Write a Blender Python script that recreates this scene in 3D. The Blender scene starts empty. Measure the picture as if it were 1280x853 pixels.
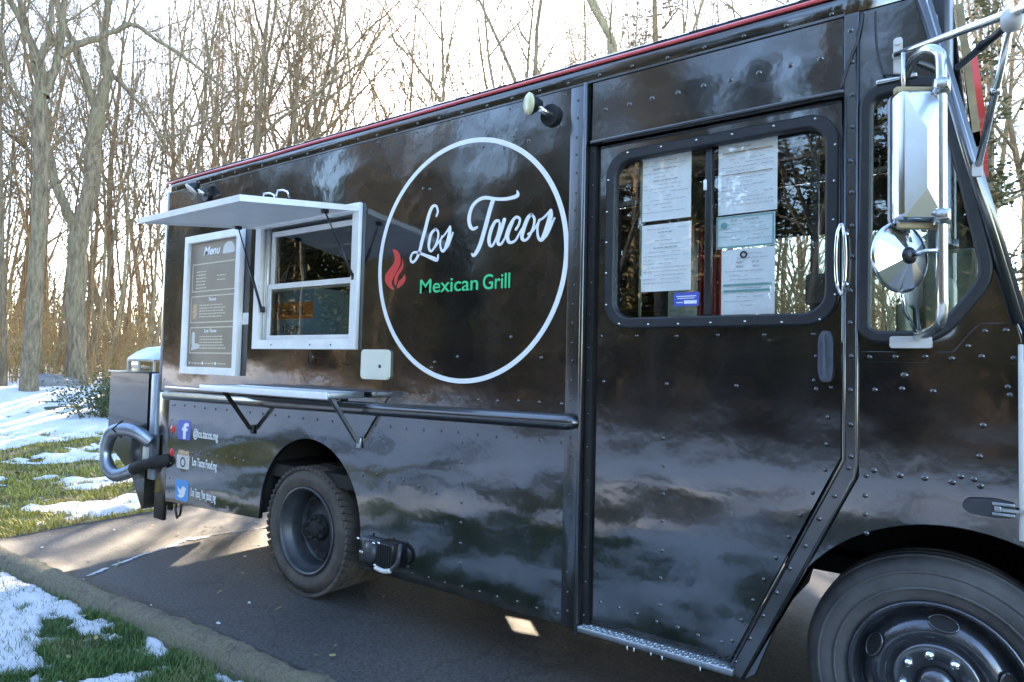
import bpy, bmesh, math, random
from math import sin, cos, pi, radians, sqrt, atan2
from mathutils import Vector, Matrix, noise
R = random.Random(7)
sc = bpy.context.scene
COL = sc.collection

# ------------------------------------------------------------------ camera
cd = bpy.data.cameras.new("camera"); cam = bpy.data.objects.new("camera", cd); COL.objects.link(cam)
cd.sensor_width = 36.0; cd.lens = 836.256 / 1280 * 36; cd.clip_start = 0.05; cd.clip_end = 600
rt = Vector((0.80909, 0.58722, 0.02343)); up = Vector((0.00443, -0.04596, 0.99893)); fw = Vector((-0.58767, 0.80812, 0.03978))
m = Matrix.Identity(4)
for i in range(3):
    m[i][0] = rt[i]; m[i][1] = up[i]; m[i][2] = -fw[i]
m[0][3], m[1][3], m[2][3] = 2.2492, -2.6457, 1.45
cam.matrix_world = m
sc.camera = cam

# ------------------------------------------------------------------ sky, sun, exposure
SUN_EL, SUN_AZ = radians(23.5), radians(-42)          # azimuth measured from +Y towards +X
world = bpy.data.worlds.new("World"); sc.world = world; world.use_nodes = True
wn = world.node_tree.nodes; wl = world.node_tree.links
bg = wn["Background"]; sky = wn.new("ShaderNodeTexSky")
sky.sky_type = 'NISHITA'; sky.sun_disc = False; sky.sun_elevation = SUN_EL; sky.sun_rotation = SUN_AZ
sky.air_density = 1.0; sky.dust_density = 0.6; sky.ozone_density = 1.5
wl.new(sky.outputs[0], bg.inputs[0]); bg.inputs[1].default_value = 0.15
sl = bpy.data.lights.new("sun", 'SUN'); so = bpy.data.objects.new("sun", sl); COL.objects.link(so)
sl.energy = 4.2; sl.angle = radians(0.55); sl.color = (1.0, 0.82, 0.60)
sd = Vector((sin(SUN_AZ) * cos(SUN_EL), cos(SUN_AZ) * cos(SUN_EL), sin(SUN_EL)))
so.rotation_euler = sd.to_track_quat('Z', 'Y').to_euler()
so.location = (-18, 20, 12)
sc.view_settings.view_transform = 'Standard'; sc.view_settings.look = 'None'
sc.view_settings.exposure = 3.12; sc.view_settings.gamma = 1.0
sc.cycles.max_bounces = 10; sc.cycles.transparent_max_bounces = 24

# ------------------------------------------------------------------ materials
def newmat(name):
    mt = bpy.data.materials.new(name); mt.use_nodes = True
    return mt, mt.node_tree.nodes, mt.node_tree.links, mt.node_tree.nodes["Principled BSDF"]
def tc(n, l, scale=(1, 1, 1)):
    t = n.new("ShaderNodeTexCoord"); mp = n.new("ShaderNodeMapping"); mp.inputs['Scale'].default_value = scale
    l.new(t.outputs['Object'], mp.inputs[0]); return mp.outputs[0]
def noise_n(n, l, vec, scale, detail=4, rough=0.55):
    t = n.new("ShaderNodeTexNoise"); t.inputs['Scale'].default_value = scale; t.inputs['Detail'].default_value = detail
    t.inputs['Roughness'].default_value = rough; l.new(vec, t.inputs['Vector']); return t.outputs['Fac']
def ramp(n, l, fac, stops):
    r = n.new("ShaderNodeValToRGB"); e = r.color_ramp.elements
    while len(e) < len(stops): e.new(0.5)
    for k, (p, c) in enumerate(stops):
        e[k].position = p; e[k].color = (*c, 1) if len(c) == 3 else c
    l.new(fac, r.inputs[0]); return r.outputs['Color']
def bump(n, l, h, dist, strength=1.0, prev=None):
    b = n.new("ShaderNodeBump"); b.inputs['Distance'].default_value = dist; b.inputs['Strength'].default_value = strength
    l.new(h, b.inputs['Height'])
    if prev: l.new(prev, b.inputs['Normal'])
    return b.outputs['Normal']
def simple(name, c, rough=0.5, metal=0.0, var=0.15, nscale=14, bmp=0.0, spec=0.5, coat=0.0, rvar=0.0):
    """plain surface with slight colour wear"""
    mt, n, l, p = newmat(name)
    v = tc(n, l); f = noise_n(n, l, v, nscale, 5)
    lo = tuple(x * (1 - var) for x in c); hi = tuple(min(1, x * (1 + var)) for x in c)
    l.new(ramp(n, l, f, [(0.3, lo), (0.7, hi)]), p.inputs['Base Color'])
    p.inputs['Metallic'].default_value = metal; p.inputs['Roughness'].default_value = rough
    p.inputs['Specular IOR Level'].default_value = spec; p.inputs['Coat Weight'].default_value = coat
    if rvar:
        mr = n.new("ShaderNodeMapRange"); mr.inputs[3].default_value = rough - rvar; mr.inputs[4].default_value = rough + rvar
        l.new(f, mr.inputs[0]); l.new(mr.outputs[0], p.inputs['Roughness'])
    if bmp: l.new(bump(n, l, noise_n(n, l, v, nscale * 4, 6), bmp), p.inputs['Normal'])
    return mt
def paint(name, c=(0.006, 0.006, 0.007), rough=0.085, wave=1.0):
    mt, n, l, p = newmat(name)
    v = tc(n, l)
    f = noise_n(n, l, v, 9, 6)
    l.new(ramp(n, l, f, [(0.35, tuple(x * 0.8 for x in c)), (0.7, tuple(x * 1.5 for x in c))]), p.inputs['Base Color'])
    base = p.inputs['Base Color'].links[0].from_socket
    sx = n.new("ShaderNodeSeparateXYZ"); l.new(v, sx.inputs[0])
    zr = n.new("ShaderNodeMapRange"); zr.inputs[1].default_value = 0.25; zr.inputs[2].default_value = 1.0; zr.inputs[3].default_value = 0.16; zr.inputs[4].default_value = 0.0; l.new(sx.outputs['Z'], zr.inputs[0])
    dn = n.new("ShaderNodeMath"); dn.operation = 'MULTIPLY'; l.new(zr.outputs[0], dn.inputs[0]); l.new(ramp(n, l, noise_n(n, l, tc(n, l, (1, 1, .35)), 11, 7, .7), [(.4, (0, 0, 0)), (.7, (1, 1, 1))]), dn.inputs[1])
    md = n.new("ShaderNodeMixRGB"); l.new(dn.outputs[0], md.inputs[0]); l.new(base, md.inputs[1]); md.inputs[2].default_value = (.16, .15, .14, 1); l.new(md.outputs[0], p.inputs['Base Color'])
    p.inputs['IOR'].default_value = 2.05
    mr = n.new("ShaderNodeMapRange"); mr.inputs[1].default_value = .3; mr.inputs[2].default_value = .7
    mr.inputs[3].default_value = rough - 0.03; mr.inputs[4].default_value = rough + 0.05
    l.new(noise_n(n, l, v, 2.2, 5), mr.inputs[0]); l.new(mr.outputs[0], p.inputs['Roughness'])
    b1 = bump(n, l, noise_n(n, l, tc(n, l, (0.8, 1, 1.5)), 1.7, 2, 0.4), 0.009 * wave)
    b2 = bump(n, l, noise_n(n, l, v, 7, 3, 0.5), 0.0011 * wave, 1.0, b1)
    b3 = bump(n, l, noise_n(n, l, v, 160, 2), 0.00004, 1.0, b2)
    l.new(b3, p.inputs['Normal'])
    p.inputs['Coat Weight'].default_value = 0.35; p.inputs['Coat Roughness'].default_value = 0.03
    l.new(b2, p.inputs['Coat Normal'])
    return mt
def glass(name, tint=(0.975, 0.985, 0.975), ior=1.6, rough=0.0):
    mt = bpy.data.materials.new(name); mt.use_nodes = True
    n, l = mt.node_tree.nodes, mt.node_tree.links
    n.clear()
    out = n.new("ShaderNodeOutputMaterial"); mix = n.new("ShaderNodeMixShader")
    t = n.new("ShaderNodeBsdfTransparent"); t.inputs[0].default_value = (*tint, 1)
    g = n.new("ShaderNodeBsdfGlossy"); g.inputs['Roughness'].default_value = rough
    lw = n.new("ShaderNodeLayerWeight"); lw.inputs['Blend'].default_value = 0.5
    pw = n.new("ShaderNodeMath"); pw.operation = 'POWER'; pw.inputs[1].default_value = 4.0; l.new(lw.outputs['Facing'], pw.inputs[0])
    f0 = ((ior - 1) / (ior + 1)) ** 2
    fr = n.new("ShaderNodeMapRange"); fr.inputs[3].default_value = f0; fr.inputs[4].default_value = 1.0; l.new(pw.outputs[0], fr.inputs[0])
    mm = n.new("ShaderNodeMath"); mm.operation = 'MULTIPLY'; mm.inputs[1].default_value = 1.35; mm.use_clamp = True
    v = tc(n, l); b = bump(n, l, noise_n(n, l, v, 3, 1), 0.0006); l.new(b, g.inputs['Normal'])
    l.new(fr.outputs[0], mm.inputs[0]); l.new(mm.outputs[0], mix.inputs[0])
    l.new(t.outputs[0], mix.inputs[1]); l.new(g.outputs[0], mix.inputs[2]); l.new(mix.outputs[0], out.inputs[0])
    return mt
def bark(name, c, dark=0.5, sc_=16):
    mt, n, l, p = newmat(name)
    v = tc(n, l, (1, 1, 0.20)); f = noise_n(n, l, v, sc_, 8, 0.75); f2 = noise_n(n, l, tc(n, l), 1.3, 3)
    a = ramp(n, l, f, [(0.36, tuple(x * dark * .6 for x in c)), (0.60, tuple(x * 1.15 for x in c))])
    mx = n.new("ShaderNodeMixRGB"); mx.blend_type = 'MIX'
    l.new(ramp(n, l, f2, [(0.45, (0, 0, 0)), (0.7, (0.5, 0.5, 0.5))]), mx.inputs[0])
    l.new(a, mx.inputs[1]); mx.inputs[2].default_value = (c[0] * .85, c[1] * 1.05, c[2] * .9, 1)
    l.new(mx.outputs[0], p.inputs['Base Color']); p.inputs['Roughness'].default_value = 0.9
    l.new(bump(n, l, f, 0.08), p.inputs['Normal'])
    return mt
def posvar(name, stops, scale, rough=0.8, detail=3):
    mt, n, l, p = newmat(name)
    l.new(ramp(n, l, noise_n(n, l, tc(n, l), scale, detail), stops), p.inputs['Base Color'])
    p.inputs['Roughness'].default_value = rough; return mt

M = {}
M['paint'] = paint('black_gloss_paint')
M['paint_flat'] = paint('black_trim_paint', (0.007, 0.007, 0.008), 0.22, 0.35)
M['blk'] = simple('black_satin_metal', (0.012, 0.012, 0.013), 0.35, 0, 0.3, 20)
M['under'] = simple('underbody_black', (0.012, 0.011, 0.010), 0.75, 0, 0.4, 8)
M['rubber'] = simple('grey_black_rubber_gasket', (0.018, 0.0185, 0.021), 0.5, 0, 0.2, 20, 0.0003)
M['white'] = simple('white_vinyl', (0.80, 0.80, 0.80), 0.35, 0, 0.02)
M['red'] = simple('red_vinyl', (0.62, 0.06, 0.05), 0.35, 0, 0.06)
M['green'] = simple('green_vinyl', (0.06, 0.60, 0.24), 0.35, 0, 0.05)
M['pinkred'] = simple('red_pinstripe', (0.70, 0.12, 0.12), 0.3, 0, 0.15, 5)
M['alu'] = simple('window_aluminium', (0.62, 0.62, 0.62), 0.35, 0.75, 0.08, 18, 0, 0.5, 0, 0.1)
M['alup'] = simple('white_painted_aluminium', (0.80, 0.79, 0.77), 0.4, 0.0, 0.08, 9)
M['lid'] = simple('lid_grey_white_sheet', (0.78, 0.78, 0.78), 0.42, 0.0, 0.06, 3)
M['steel'] = simple('galvanised_steel', (0.42, 0.45, 0.48), 0.32, 0.9, 0.2, 30)
M['chrome'] = simple('chrome', (0.75, 0.76, 0.77), 0.08, 1.0, 0.05, 12, 0, 0.5, 0, 0.05)
M['bright'] = simple('brushed_stainless', (0.62, 0.62, 0.60), 0.24, 1.0, 0.08, 20)
M['mirror'] = simple('mirror_silver', (0.62, 0.66, 0.72), 0.16, 1.0, 0.06)
M['hose'] = simple('flexible_aluminium_hose', (0.50, 0.55, 0.62), 0.40, 0.95, 0.15, 30)
M['rivet'] = simple('painted_rivet', (0.02, 0.02, 0.021), 0.12, 0.0, 0.2, 60, 0, 0.9, 0.5)
M['tyre'] = simple('worn_tyre_rubber', (0.085, 0.081, 0.080), 0.75, 0, 0.35, 7, 0.002)
M['tyre_dusty'] = simple('dusty_tyre_rubber', (0.075, 0.062, 0.052), 0.8, 0, 0.35, 7, 0.002)
M['rim'] = simple('dark_steel_rim', (0.075, 0.08, 0.095), 0.20, 0.6, 0.25, 12, 0, 0.6, 0.6)
M['rim_grey'] = simple('grey_painted_rim', (0.045, 0.048, 0.055), 0.38, 0.15, 0.3, 10)
M['handle'] = simple('blue_grey_handle_metal', (0.13, 0.145, 0.18), 0.3, 0.3, 0.2, 20)
M['hubmetal'] = simple('hub_steel', (0.16, 0.17, 0.19), 0.25, 0.8, 0.3, 20)
M['cream'] = simple('cream_plastic', (0.72, 0.70, 0.58), 0.35, 0, 0.04, 8)
M['lens'] = simple('cream_lamp_lens', (0.62, 0.60, 0.36), 0.3, 0, 0.05, 8)
M['glass'] = glass('window_glass')
M['glassd'] = glass('service_window_glass', (0.72, 0.72, 0.68), 1.7)
M['wind'] = glass('windscreen_glass', (0.80, 0.86, 0.84), 1.5)
M['cabin'] = simple('cabin_dark_lining', (0.030, 0.029, 0.024), 0.6, 0, 0.3, 6)
M['dash'] = simple('olive_grey_dashboard', (0.17, 0.17, 0.11), 0.55, 0, 0.25, 4)  # olive tint of the reflected trees put into the colour
M['seat'] = simple('dark_vinyl_seat', (0.03, 0.03, 0.03), 0.45, 0, 0.2, 10)
M['curt'] = simple('red_cloth', (0.30, 0.02, 0.03), 0.8, 0, 0.3, 12)
M['reflect'] = simple('red_reflector_plastic', (0.60, 0.03, 0.03), 0.2, 0, 0.15, 30)
M['blueicon'] = simple('blue_vinyl', (0.07, 0.11, 0.45), 0.35, 0, 0.08, 12)
M['skyicon'] = simple('sky_blue_vinyl', (0.08, 0.30, 0.66), 0.35, 0, 0.08, 12)
M['tan'] = simple('pale_grey_vinyl', (0.60, 0.58, 0.54), 0.4, 0, 0.1, 12)
M['boxblue'] = simple('blue_print_cardboard', (0.30, 0.52, 0.72), 0.7, 0, 0.1, 10)
M['orange'] = simple('orange_print', (0.85, 0.30, 0.07), 0.7, 0, 0.1, 10)
M['ink'] = simple('dark_ink', (0.03, 0.03, 0.04), 0.6, 0, 0.1)
M['inkg'] = simple('grey_ink', (0.46, 0.47, 0.50), 0.7, 0, 0.1, 60)
M['menu'] = simple('brown_menu_print', (0.25, 0.195, 0.14), 0.4, 0, 0.12, 4)
M['menuline'] = simple('cream_print', (0.62, 0.54, 0.40), 0.5, 0, 0.1, 20)
M['menufood'] = simple('food_print', (0.55, 0.36, 0.20), 0.5, 0, 0.35, 40)
M['gen'] = simple('generator_black_sheet', (0.020, 0.019, 0.017), 0.2, 0, 0.4, 5, 0, 0.6, 0.3)
M['bluegrey'] = simple('blue_grey_aluminium', (0.30, 0.36, 0.46), 0.4, 0.5, 0.15, 8)
M['dome'] = simple('pale_blue_dome', (0.55, 0.66, 0.78), 0.3, 0, 0.1, 6)
M['domeglass'] = glass('dome_pane', (0.75, 0.78, 0.7))
M['wood_edge'] = simple('tan_board_edge', (0.40, 0.30, 0.16), 0.7, 0, 0.2, 20)
M['ice'] = simple('icicle_ice', (0.75, 0.80, 0.85), 0.1, 0, 0.05)
def snowmat():
    mt, n, l, p = newmat('old_snow')
    v = tc(n, l)
    l.new(ramp(n, l, noise_n(n, l, v, 2.5, 6), [(0.3, (0.62, 0.65, 0.70)), (0.6, (0.76, 0.78, 0.81))]), p.inputs['Base Color'])
    p.inputs['Roughness'].default_value = 0.65; p.inputs['Subsurface Weight'].default_value = 0.0
    b = bump(n, l, noise_n(n, l, v, 20, 6, 0.7), 0.045)
    l.new(bump(n, l, noise_n(n, l, v, 170, 3), 0.004, 1, b), p.inputs['Normal']); return mt
M['snow'] = snowmat()
def asphalt():
    mt, n, l, p = newmat('worn_asphalt')
    v = tc(n, l)
    f = noise_n(n, l, v, 0.9, 6, 0.6); fine = noise_n(n, l, v, 48, 7, 0.9); f3 = noise_n(n, l, tc(n, l, (0.5, 2, 1)), 4, 6, .7)
    a = ramp(n, l, f, [(0.3, (0.036, 0.035, 0.037)), (0.55, (0.052, 0.050, 0.050)), (0.75, (0.076, 0.070, 0.064))])
    mx = n.new("ShaderNodeMixRGB"); mx.blend_type = 'MULTIPLY'; mx.inputs[0].default_value = 1.0
    l.new(a, mx.inputs[1]); l.new(ramp(n, l, fine, [(0.42, (0.35, 0.35, 0.36)), (0.62, (1.85, 1.82, 1.75))]), mx.inputs[2])
    mx2 = n.new("ShaderNodeMixRGB"); l.new(ramp(n, l, f3, [(0.60, (0, 0, 0)), (0.75, (0.35, 0.35, 0.35))]), mx2.inputs[0])
    l.new(mx.outputs[0], mx2.inputs[1]); mx2.inputs[2].default_value = (0.105, 0.098, 0.088, 1)
    vo = n.new("ShaderNodeTexVoronoi"); vo.feature = 'DISTANCE_TO_EDGE'; vo.inputs['Scale'].default_value = 0.9
    wv = n.new("ShaderNodeMixRGB"); wv.blend_type = 'ADD'; wv.inputs[0].default_value = 0.35
    nz = n.new("ShaderNodeTexNoise"); nz.inputs['Scale'].default_value = 2.5; nz.inputs['Detail'].default_value = 6
    l.new(v, nz.inputs['Vector']); l.new(v, wv.inputs[1]); l.new(nz.outputs['Color'], wv.inputs[2]); l.new(wv.outputs[0], vo.inputs['Vector'])
    crack = ramp(n, l, vo.outputs['Distance'], [(0.0, (0.35, 0.35, 0.35)), (0.012, (1, 1, 1))])
    mx3 = n.new("ShaderNodeMixRGB"); mx3.blend_type = 'MULTIPLY'; mx3.inputs[0].default_value = 0.55
    l.new(mx2.outputs[0], mx3.inputs[1]); l.new(crack, mx3.inputs[2])
    l.new(mx3.outputs[0], p.inputs['Base Color'])
    mr = n.new("ShaderNodeMapRange"); mr.inputs[3].default_value = 0.5; mr.inputs[4].default_value = 0.85
    l.new(f, mr.inputs[0]); l.new(mr.outputs[0], p.inputs['Roughness'])
    b = bump(n, l, fine, 0.004); l.new(bump(n, l, noise_n(n, l, v, 5, 4), 0.01, 1, b), p.inputs['Normal']); return mt
M['asphalt'] = asphalt()
def kerbmat():
    mt, n, l, p = newmat('mossy_kerb')
    v = tc(n, l); f = noise_n(n, l, v, 6, 7, .75); fine = noise_n(n, l, v, 60, 5, .85)
    a = ramp(n, l, f, [(0.30, (0.10, 0.085, 0.062)), (0.48, (0.26, 0.22, 0.155)), (0.6, (0.22, 0.205, 0.115)), (0.72, (0.36, 0.32, 0.25))])
    mx = n.new("ShaderNodeMixRGB"); mx.blend_type = 'MULTIPLY'; mx.inputs[0].default_value = 0.9
    l.new(a, mx.inputs[1]); l.new(ramp(n, l, fine, [(0.3, (0.5, 0.5, 0.5)), (0.7, (1.3, 1.3, 1.3))]), mx.inputs[2])
    l.new(mx.outputs[0], p.inputs['Base Color']); p.inputs['Roughness'].default_value = 0.9
    b = bump(n, l, fine, 0.014); l.new(bump(n, l, noise_n(n, l, v, 18, 6, .7), 0.04, 1, b), p.inputs['Normal']); return mt
M['kerb'] = kerbmat()
def soil():
    mt, n, l, p = newmat('lawn_soil_and_litter')
    v = tc(n, l); f = noise_n(n, l, v, 0.35, 5, .6); f2 = noise_n(n, l, v, 30, 5, .7); f4 = noise_n(n, l, v, 1.5, 5, .65)
    g = ramp(n, l, f4, [(0.3, (0.030, 0.042, 0.014)), (0.5, (0.055, 0.066, 0.022)), (0.68, (0.10, 0.080, 0.045))])
    lit = ramp(n, l, f2, [(0.3, (0.055, 0.038, 0.022)), (0.7, (0.15, 0.105, 0.060))])
    # leaf litter where the wood stands (a mask over the ground, by place)
    sx = n.new("ShaderNodeSeparateXYZ"); t = n.new("ShaderNodeTexCoord"); l.new(t.outputs['Object'], sx.inputs[0])
    at = n.new("ShaderNodeAttribute"); at.attribute_name = "litter"
    mx = n.new("ShaderNodeMixRGB"); l.new(at.outputs['Fac'], mx.inputs[0]); l.new(g, mx.inputs[1]); l.new(lit, mx.inputs[2])
    m2 = n.new("ShaderNodeMixRGB"); m2.blend_type = 'MULTIPLY'; m2.inputs[0].default_value = 0.8
    l.new(mx.outputs[0], m2.inputs[1]); l.new(ramp(n, l, f2, [(0.3, (0.6, 0.6, 0.6)), (0.7, (1.25, 1.25, 1.25))]), m2.inputs[2])
    l.new(m2.outputs[0], p.inputs['Base Color']); p.inputs['Roughness'].default_value = 0.95
    l.new(bump(n, l, f2, 0.03), p.inputs['Normal']); return mt
M['soil'] = soil()
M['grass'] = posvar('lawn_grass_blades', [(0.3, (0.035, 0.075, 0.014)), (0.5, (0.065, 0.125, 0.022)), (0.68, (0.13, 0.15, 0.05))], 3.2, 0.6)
M['grass_dull'] = posvar('darkened_lawn_grass', [(0.3, (0.022, 0.034, 0.014)), (0.6, (0.045, 0.055, 0.024))], 2.2, 0.7)  # grass copy darkened in colour to dim its reflection in the paint
M['grass_far'] = posvar('sunlit_colour_grass', [(0.3, (0.24, 0.23, 0.035)), (0.5, (0.38, 0.34, 0.06)), (0.68, (0.40, 0.29, 0.12))], 1.6, 0.7)  # sunlight put into the colour: brighter, yellower copy of the lawn grass
M['brush'] = posvar('dry_brush_stems', [(0.3, (0.16, 0.11, 0.05)), (0.5, (0.32, 0.22, 0.09)), (0.7, (0.38, 0.28, 0.13))], 0.6, 0.8)
M['deadleaf'] = posvar('dry_leaves', [(0.3, (0.20, 0.12, 0.05)), (0.5, (0.33, 0.24, 0.10)), (0.7, (0.30, 0.28, 0.10))], 0.8, 0.8)
M['farwood'] = posvar('far_stems', [(0.3, (0.13, 0.10, 0.065)), (0.6, (0.24, 0.19, 0.12))], 0.3, 0.9)
M['darkbrush'] = posvar('dark_brush_stems', [(0.3, (0.05, 0.035, 0.02)), (0.7, (0.12, 0.085, 0.05))], 0.6, 0.9)  # darker brush copy, shade put into the colour of the mirrored wood
M['conifer'] = posvar('conifer_needles', [(0.3, (0.020, 0.030, 0.012)), (0.55, (0.045, 0.060, 0.020)), (0.75, (0.075, 0.078, 0.028))], 1.4, 0.7, 5)
M['ivy'] = posvar('thin_cedar_needles', [(0.3, (0.08, 0.085, 0.04)), (0.6, (0.17, 0.16, 0.08))], 1.4, 0.7, 5)
M['shrub'] = posvar('shrub_leaves', [(0.3, (0.035, 0.055, 0.016)), (0.6, (0.085, 0.11, 0.03))], 6, 0.6, 5)
M['barkA'] = bark('grey_brown_bark', (0.33, 0.25, 0.155))
M['barkB'] = bark('tan_bark', (0.42, 0.31, 0.18))
M['barkC'] = bark('dark_bark', (0.31, 0.225, 0.135))
M['barkD'] = bark('shaded_dark_bark', (0.105, 0.095, 0.085))  # shade put into a bark copy, dims the wood mirrored in the paint
M['twig'] = bark('twig_bark', (0.40, 0.30, 0.19), 0.7, 4)
M['stone'] = simple('field_stone', (0.20, 0.19, 0.18), 0.85, 0, 0.35, 6, 0.01)

# ------------------------------------------------------------------ mesh helpers
class MB:
    def __init__(s): s.v = []; s.f = []; s.sm = []
    def add(s, vs, fs, smooth=False):
        o = len(s.v); s.v += [tuple(v) for v in vs]
        s.f += [tuple(i + o for i in f) for f in fs]; s.sm += [smooth] * len(fs); return s
    def box(s, x0, x1, y0, y1, z0, z1, b=0.0, mat=None):
        if b <= 0:
            vs = [(x, y, z) for x in (x0, x1) for y in (y0, y1) for z in (z0, z1)]
            fs = [(0, 1, 3, 2), (4, 6, 7, 5), (0, 4, 5, 1), (2, 3, 7, 6), (0, 2, 6, 4), (1, 5, 7, 3)]
            if mat: vs = [tuple(mat @ Vector(v)) for v in vs]
            return s.add(vs, fs)
        bm = bmesh.new(); bmesh.ops.create_cube(bm, size=1)
        bmesh.ops.scale(bm, vec=(x1 - x0, y1 - y0, z1 - z0), verts=bm.verts)
        bmesh.ops.translate(bm, vec=((x0 + x1) / 2, (y0 + y1) / 2, (z0 + z1) / 2), verts=bm.verts)
        bmesh.ops.bevel(bm, geom=list(bm.edges), offset=b, segments=2, affect='EDGES', profile=0.5)
        if mat: bmesh.ops.transform(bm, matrix=mat, verts=bm.verts)
        bm.verts.index_update()
        s.add([v.co[:] for v in bm.verts], [[v.index for v in f.verts] for f in bm.faces], True); bm.free(); return s
    def tube(s, pts, r, n=8, cap=True, smooth=True):
        pts = [Vector(p) for p in pts]; k = len(pts); rs = r if isinstance(r, (list, tuple)) else [r] * k
        vs = []; prev = None
        for i, p in enumerate(pts):
            d = (pts[min(i + 1, k - 1)] - pts[max(i - 1, 0)])
            d = d.normalized() if d.length > 1e-9 else Vector((0, 0, 1))
            if prev is None:
                a = Vector((0, 0, 1)) if abs(d.z) < 0.9 else Vector((1, 0, 0)); u = d.cross(a).normalized()
            else:
                u = prev - d * prev.dot(d); u = u.normalized() if u.length > 1e-6 else d.orthogonal().normalized()
            prev = u; w = d.cross(u)
            for j in range(n):
                a = 2 * pi * j / n; vs.append(p + (u * cos(a) + w * sin(a)) * rs[i])
        fs = [(i * n + j, i * n + (j + 1) % n, (i + 1) * n + (j + 1) % n, (i + 1) * n + j) for i in range(k - 1) for j in range(n)]
        if cap: fs += [tuple(range(n - 1, -1, -1)), tuple(range((k - 1) * n, k * n))]
        return s.add(vs, fs, smooth)
    def lathe(s, prof, c, axis=(0, -1, 0), n=32, smooth=True, close=False):
        """prof: (radius, distance along axis)"""
        ax = Vector(axis).normalized(); u = ax.orthogonal().normalized()
        if abs(ax.z) < 0.9: u = Vector((0, 0, 1)) - ax * ax.z; u.normalize()
        w = ax.cross(u); c = Vector(c); vs = []
        for r_, h in prof:
            for j in range(n):
                a = 2 * pi * j / n; vs.append(c + ax * h + (u * cos(a) + w * sin(a)) * r_)
        k = len(prof)
        fs = [(i * n + j, (i + 1) * n + j, (i + 1) * n + (j + 1) % n, i * n + (j + 1) % n) for i in range(k - 1) for j in range(n)]
        if close: fs += [((k - 1) * n + j, j, (j + 1) % n, (k - 1) * n + (j + 1) % n) for j in range(n)]
        return s.add(vs, fs, smooth)
    def cyl(s, c, r, h, axis=(0, -1, 0), n=16):
        return s.lathe([(0.0001, 0), (r, 0), (r, h), (0.0001, h)], c, axis, n, False)
    def prism(s, poly, y0, y1):
        """polygon in (x,z) extruded from y0 to y1"""
        n = len(poly); vs = [(x, y0, z) for x, z in poly] + [(x, y1, z) for x, z in poly]
        ar = sum(poly[i][0] * poly[(i + 1) % n][1] - poly[(i + 1) % n][0] * poly[i][1] for i in range(n))
        fs = [tuple(range(n)), tuple(range(2 * n - 1, n - 1, -1))] + [(i, i + n, (i + 1) % n + n, (i + 1) % n) for i in range(n)]
        if ar < 0: fs = [tuple(reversed(f)) for f in fs]
        return s.add(vs, fs)
    def mesh(s, name, mat):
        me = bpy.data.meshes.new(name); me.from_pydata(s.v, [], s.f); me.materials.append(mat)
        me.polygons.foreach_set("use_smooth", s.sm); me.update(); return me
def tag(o, label=None, cat=None, group=None, kind=None):
    for k, v in (('label', label), ('category', cat), ('group', group), ('kind', kind)):
        if v: o[k] = v
    return o
def link(name, me, parent=None, loc=(0, 0, 0), kind=None, label=None):
    o = bpy.data.objects.new(name, me); COL.objects.link(o)
    if parent: o.parent = parent
    o.location = loc
    if kind: o['kind'] = kind
    if label: o['label'] = label
    return o
def empty(name, loc=(0, 0, 0)):
    o = bpy.data.objects.new(name, None); COL.objects.link(o); o.location = loc; o.empty_display_size = 0.2; return o
OFF = {}      # world offset of a thing so that its parts keep scene coordinates
def thing(name, loc, label, cat, group=None):
    o = empty(name, loc); tag(o, label, cat, group); OFF[o.name] = Vector(loc); return o
def part(name, mb, mat, root, parent=None, kind=None, label=None):
    """mesh given in scene coordinates, hung under root (or under a part of root)"""
    me = mb if isinstance(mb, bpy.types.Mesh) else mb.mesh(name, M[mat])
    if parent is None: return link(name, me, root, -OFF[root.name], kind, label)
    return link(name, me, parent, (0, 0, 0), kind, label)
def plate(name, outer, holes, y0, y1, mat, bevel=0.0):
    """sheet with holes standing in the x-z plane between y0 (outside) and y1"""
    cu = bpy.data.curves.new('tmp_curve', 'CURVE'); cu.dimensions = '2D'; cu.fill_mode = 'BOTH'
    cu.extrude = abs(y1 - y0) / 2 - bevel; cu.bevel_depth = bevel; cu.bevel_resolution = 1
    for poly in [outer] + holes:
        sp = cu.splines.new('POLY'); sp.points.add(len(poly) - 1)
        for i, (x, z) in enumerate(poly): sp.points[i].co = (x, z, 0, 1)
        sp.use_cyclic_u = True
    o = bpy.data.objects.new('tmp_curve', cu)
    me = bpy.data.meshes.new_from_object(o)
    ym = (y0 + y1) / 2
    me.transform(Matrix(((1, 0, 0, 0), (0, 0, -1, ym), (0, 1, 0, 0), (0, 0, 0, 1))))
    me.name = name; me.materials.clear(); me.materials.append(M[mat])
    bpy.data.objects.remove(o); bpy.data.curves.remove(cu)
    return me
def rrect(x0, x1, z0, z1, r, n=6):
    out = []
    for cx, cz, a0 in ((x1 - r, z1 - r, 0), (x0 + r, z1 - r, pi / 2), (x0 + r, z0 + r, pi), (x1 - r, z0 + r, 1.5 * pi)):
        out += [(cx + r * cos(a0 + pi / 2 * i / n), cz + r * sin(a0 + pi / 2 * i / n)) for i in range(n + 1)]
    return out
def roundpoly(poly, r, n=5):
    out = []; k = len(poly)
    for i in range(k):
        p = Vector(poly[i]); a = Vector(poly[i - 1]) - p; b = Vector(poly[(i + 1) % k]) - p
        rr = min(r, a.length * .45, b.length * .45); q0 = p + a.normalized() * rr; q1 = p + b.normalized() * rr
        for t in range(n + 1):
            t /= n; out.append(tuple(q0 * (1 - t) ** 2 + p * 2 * t * (1 - t) + q1 * t * t))
    return out
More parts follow.
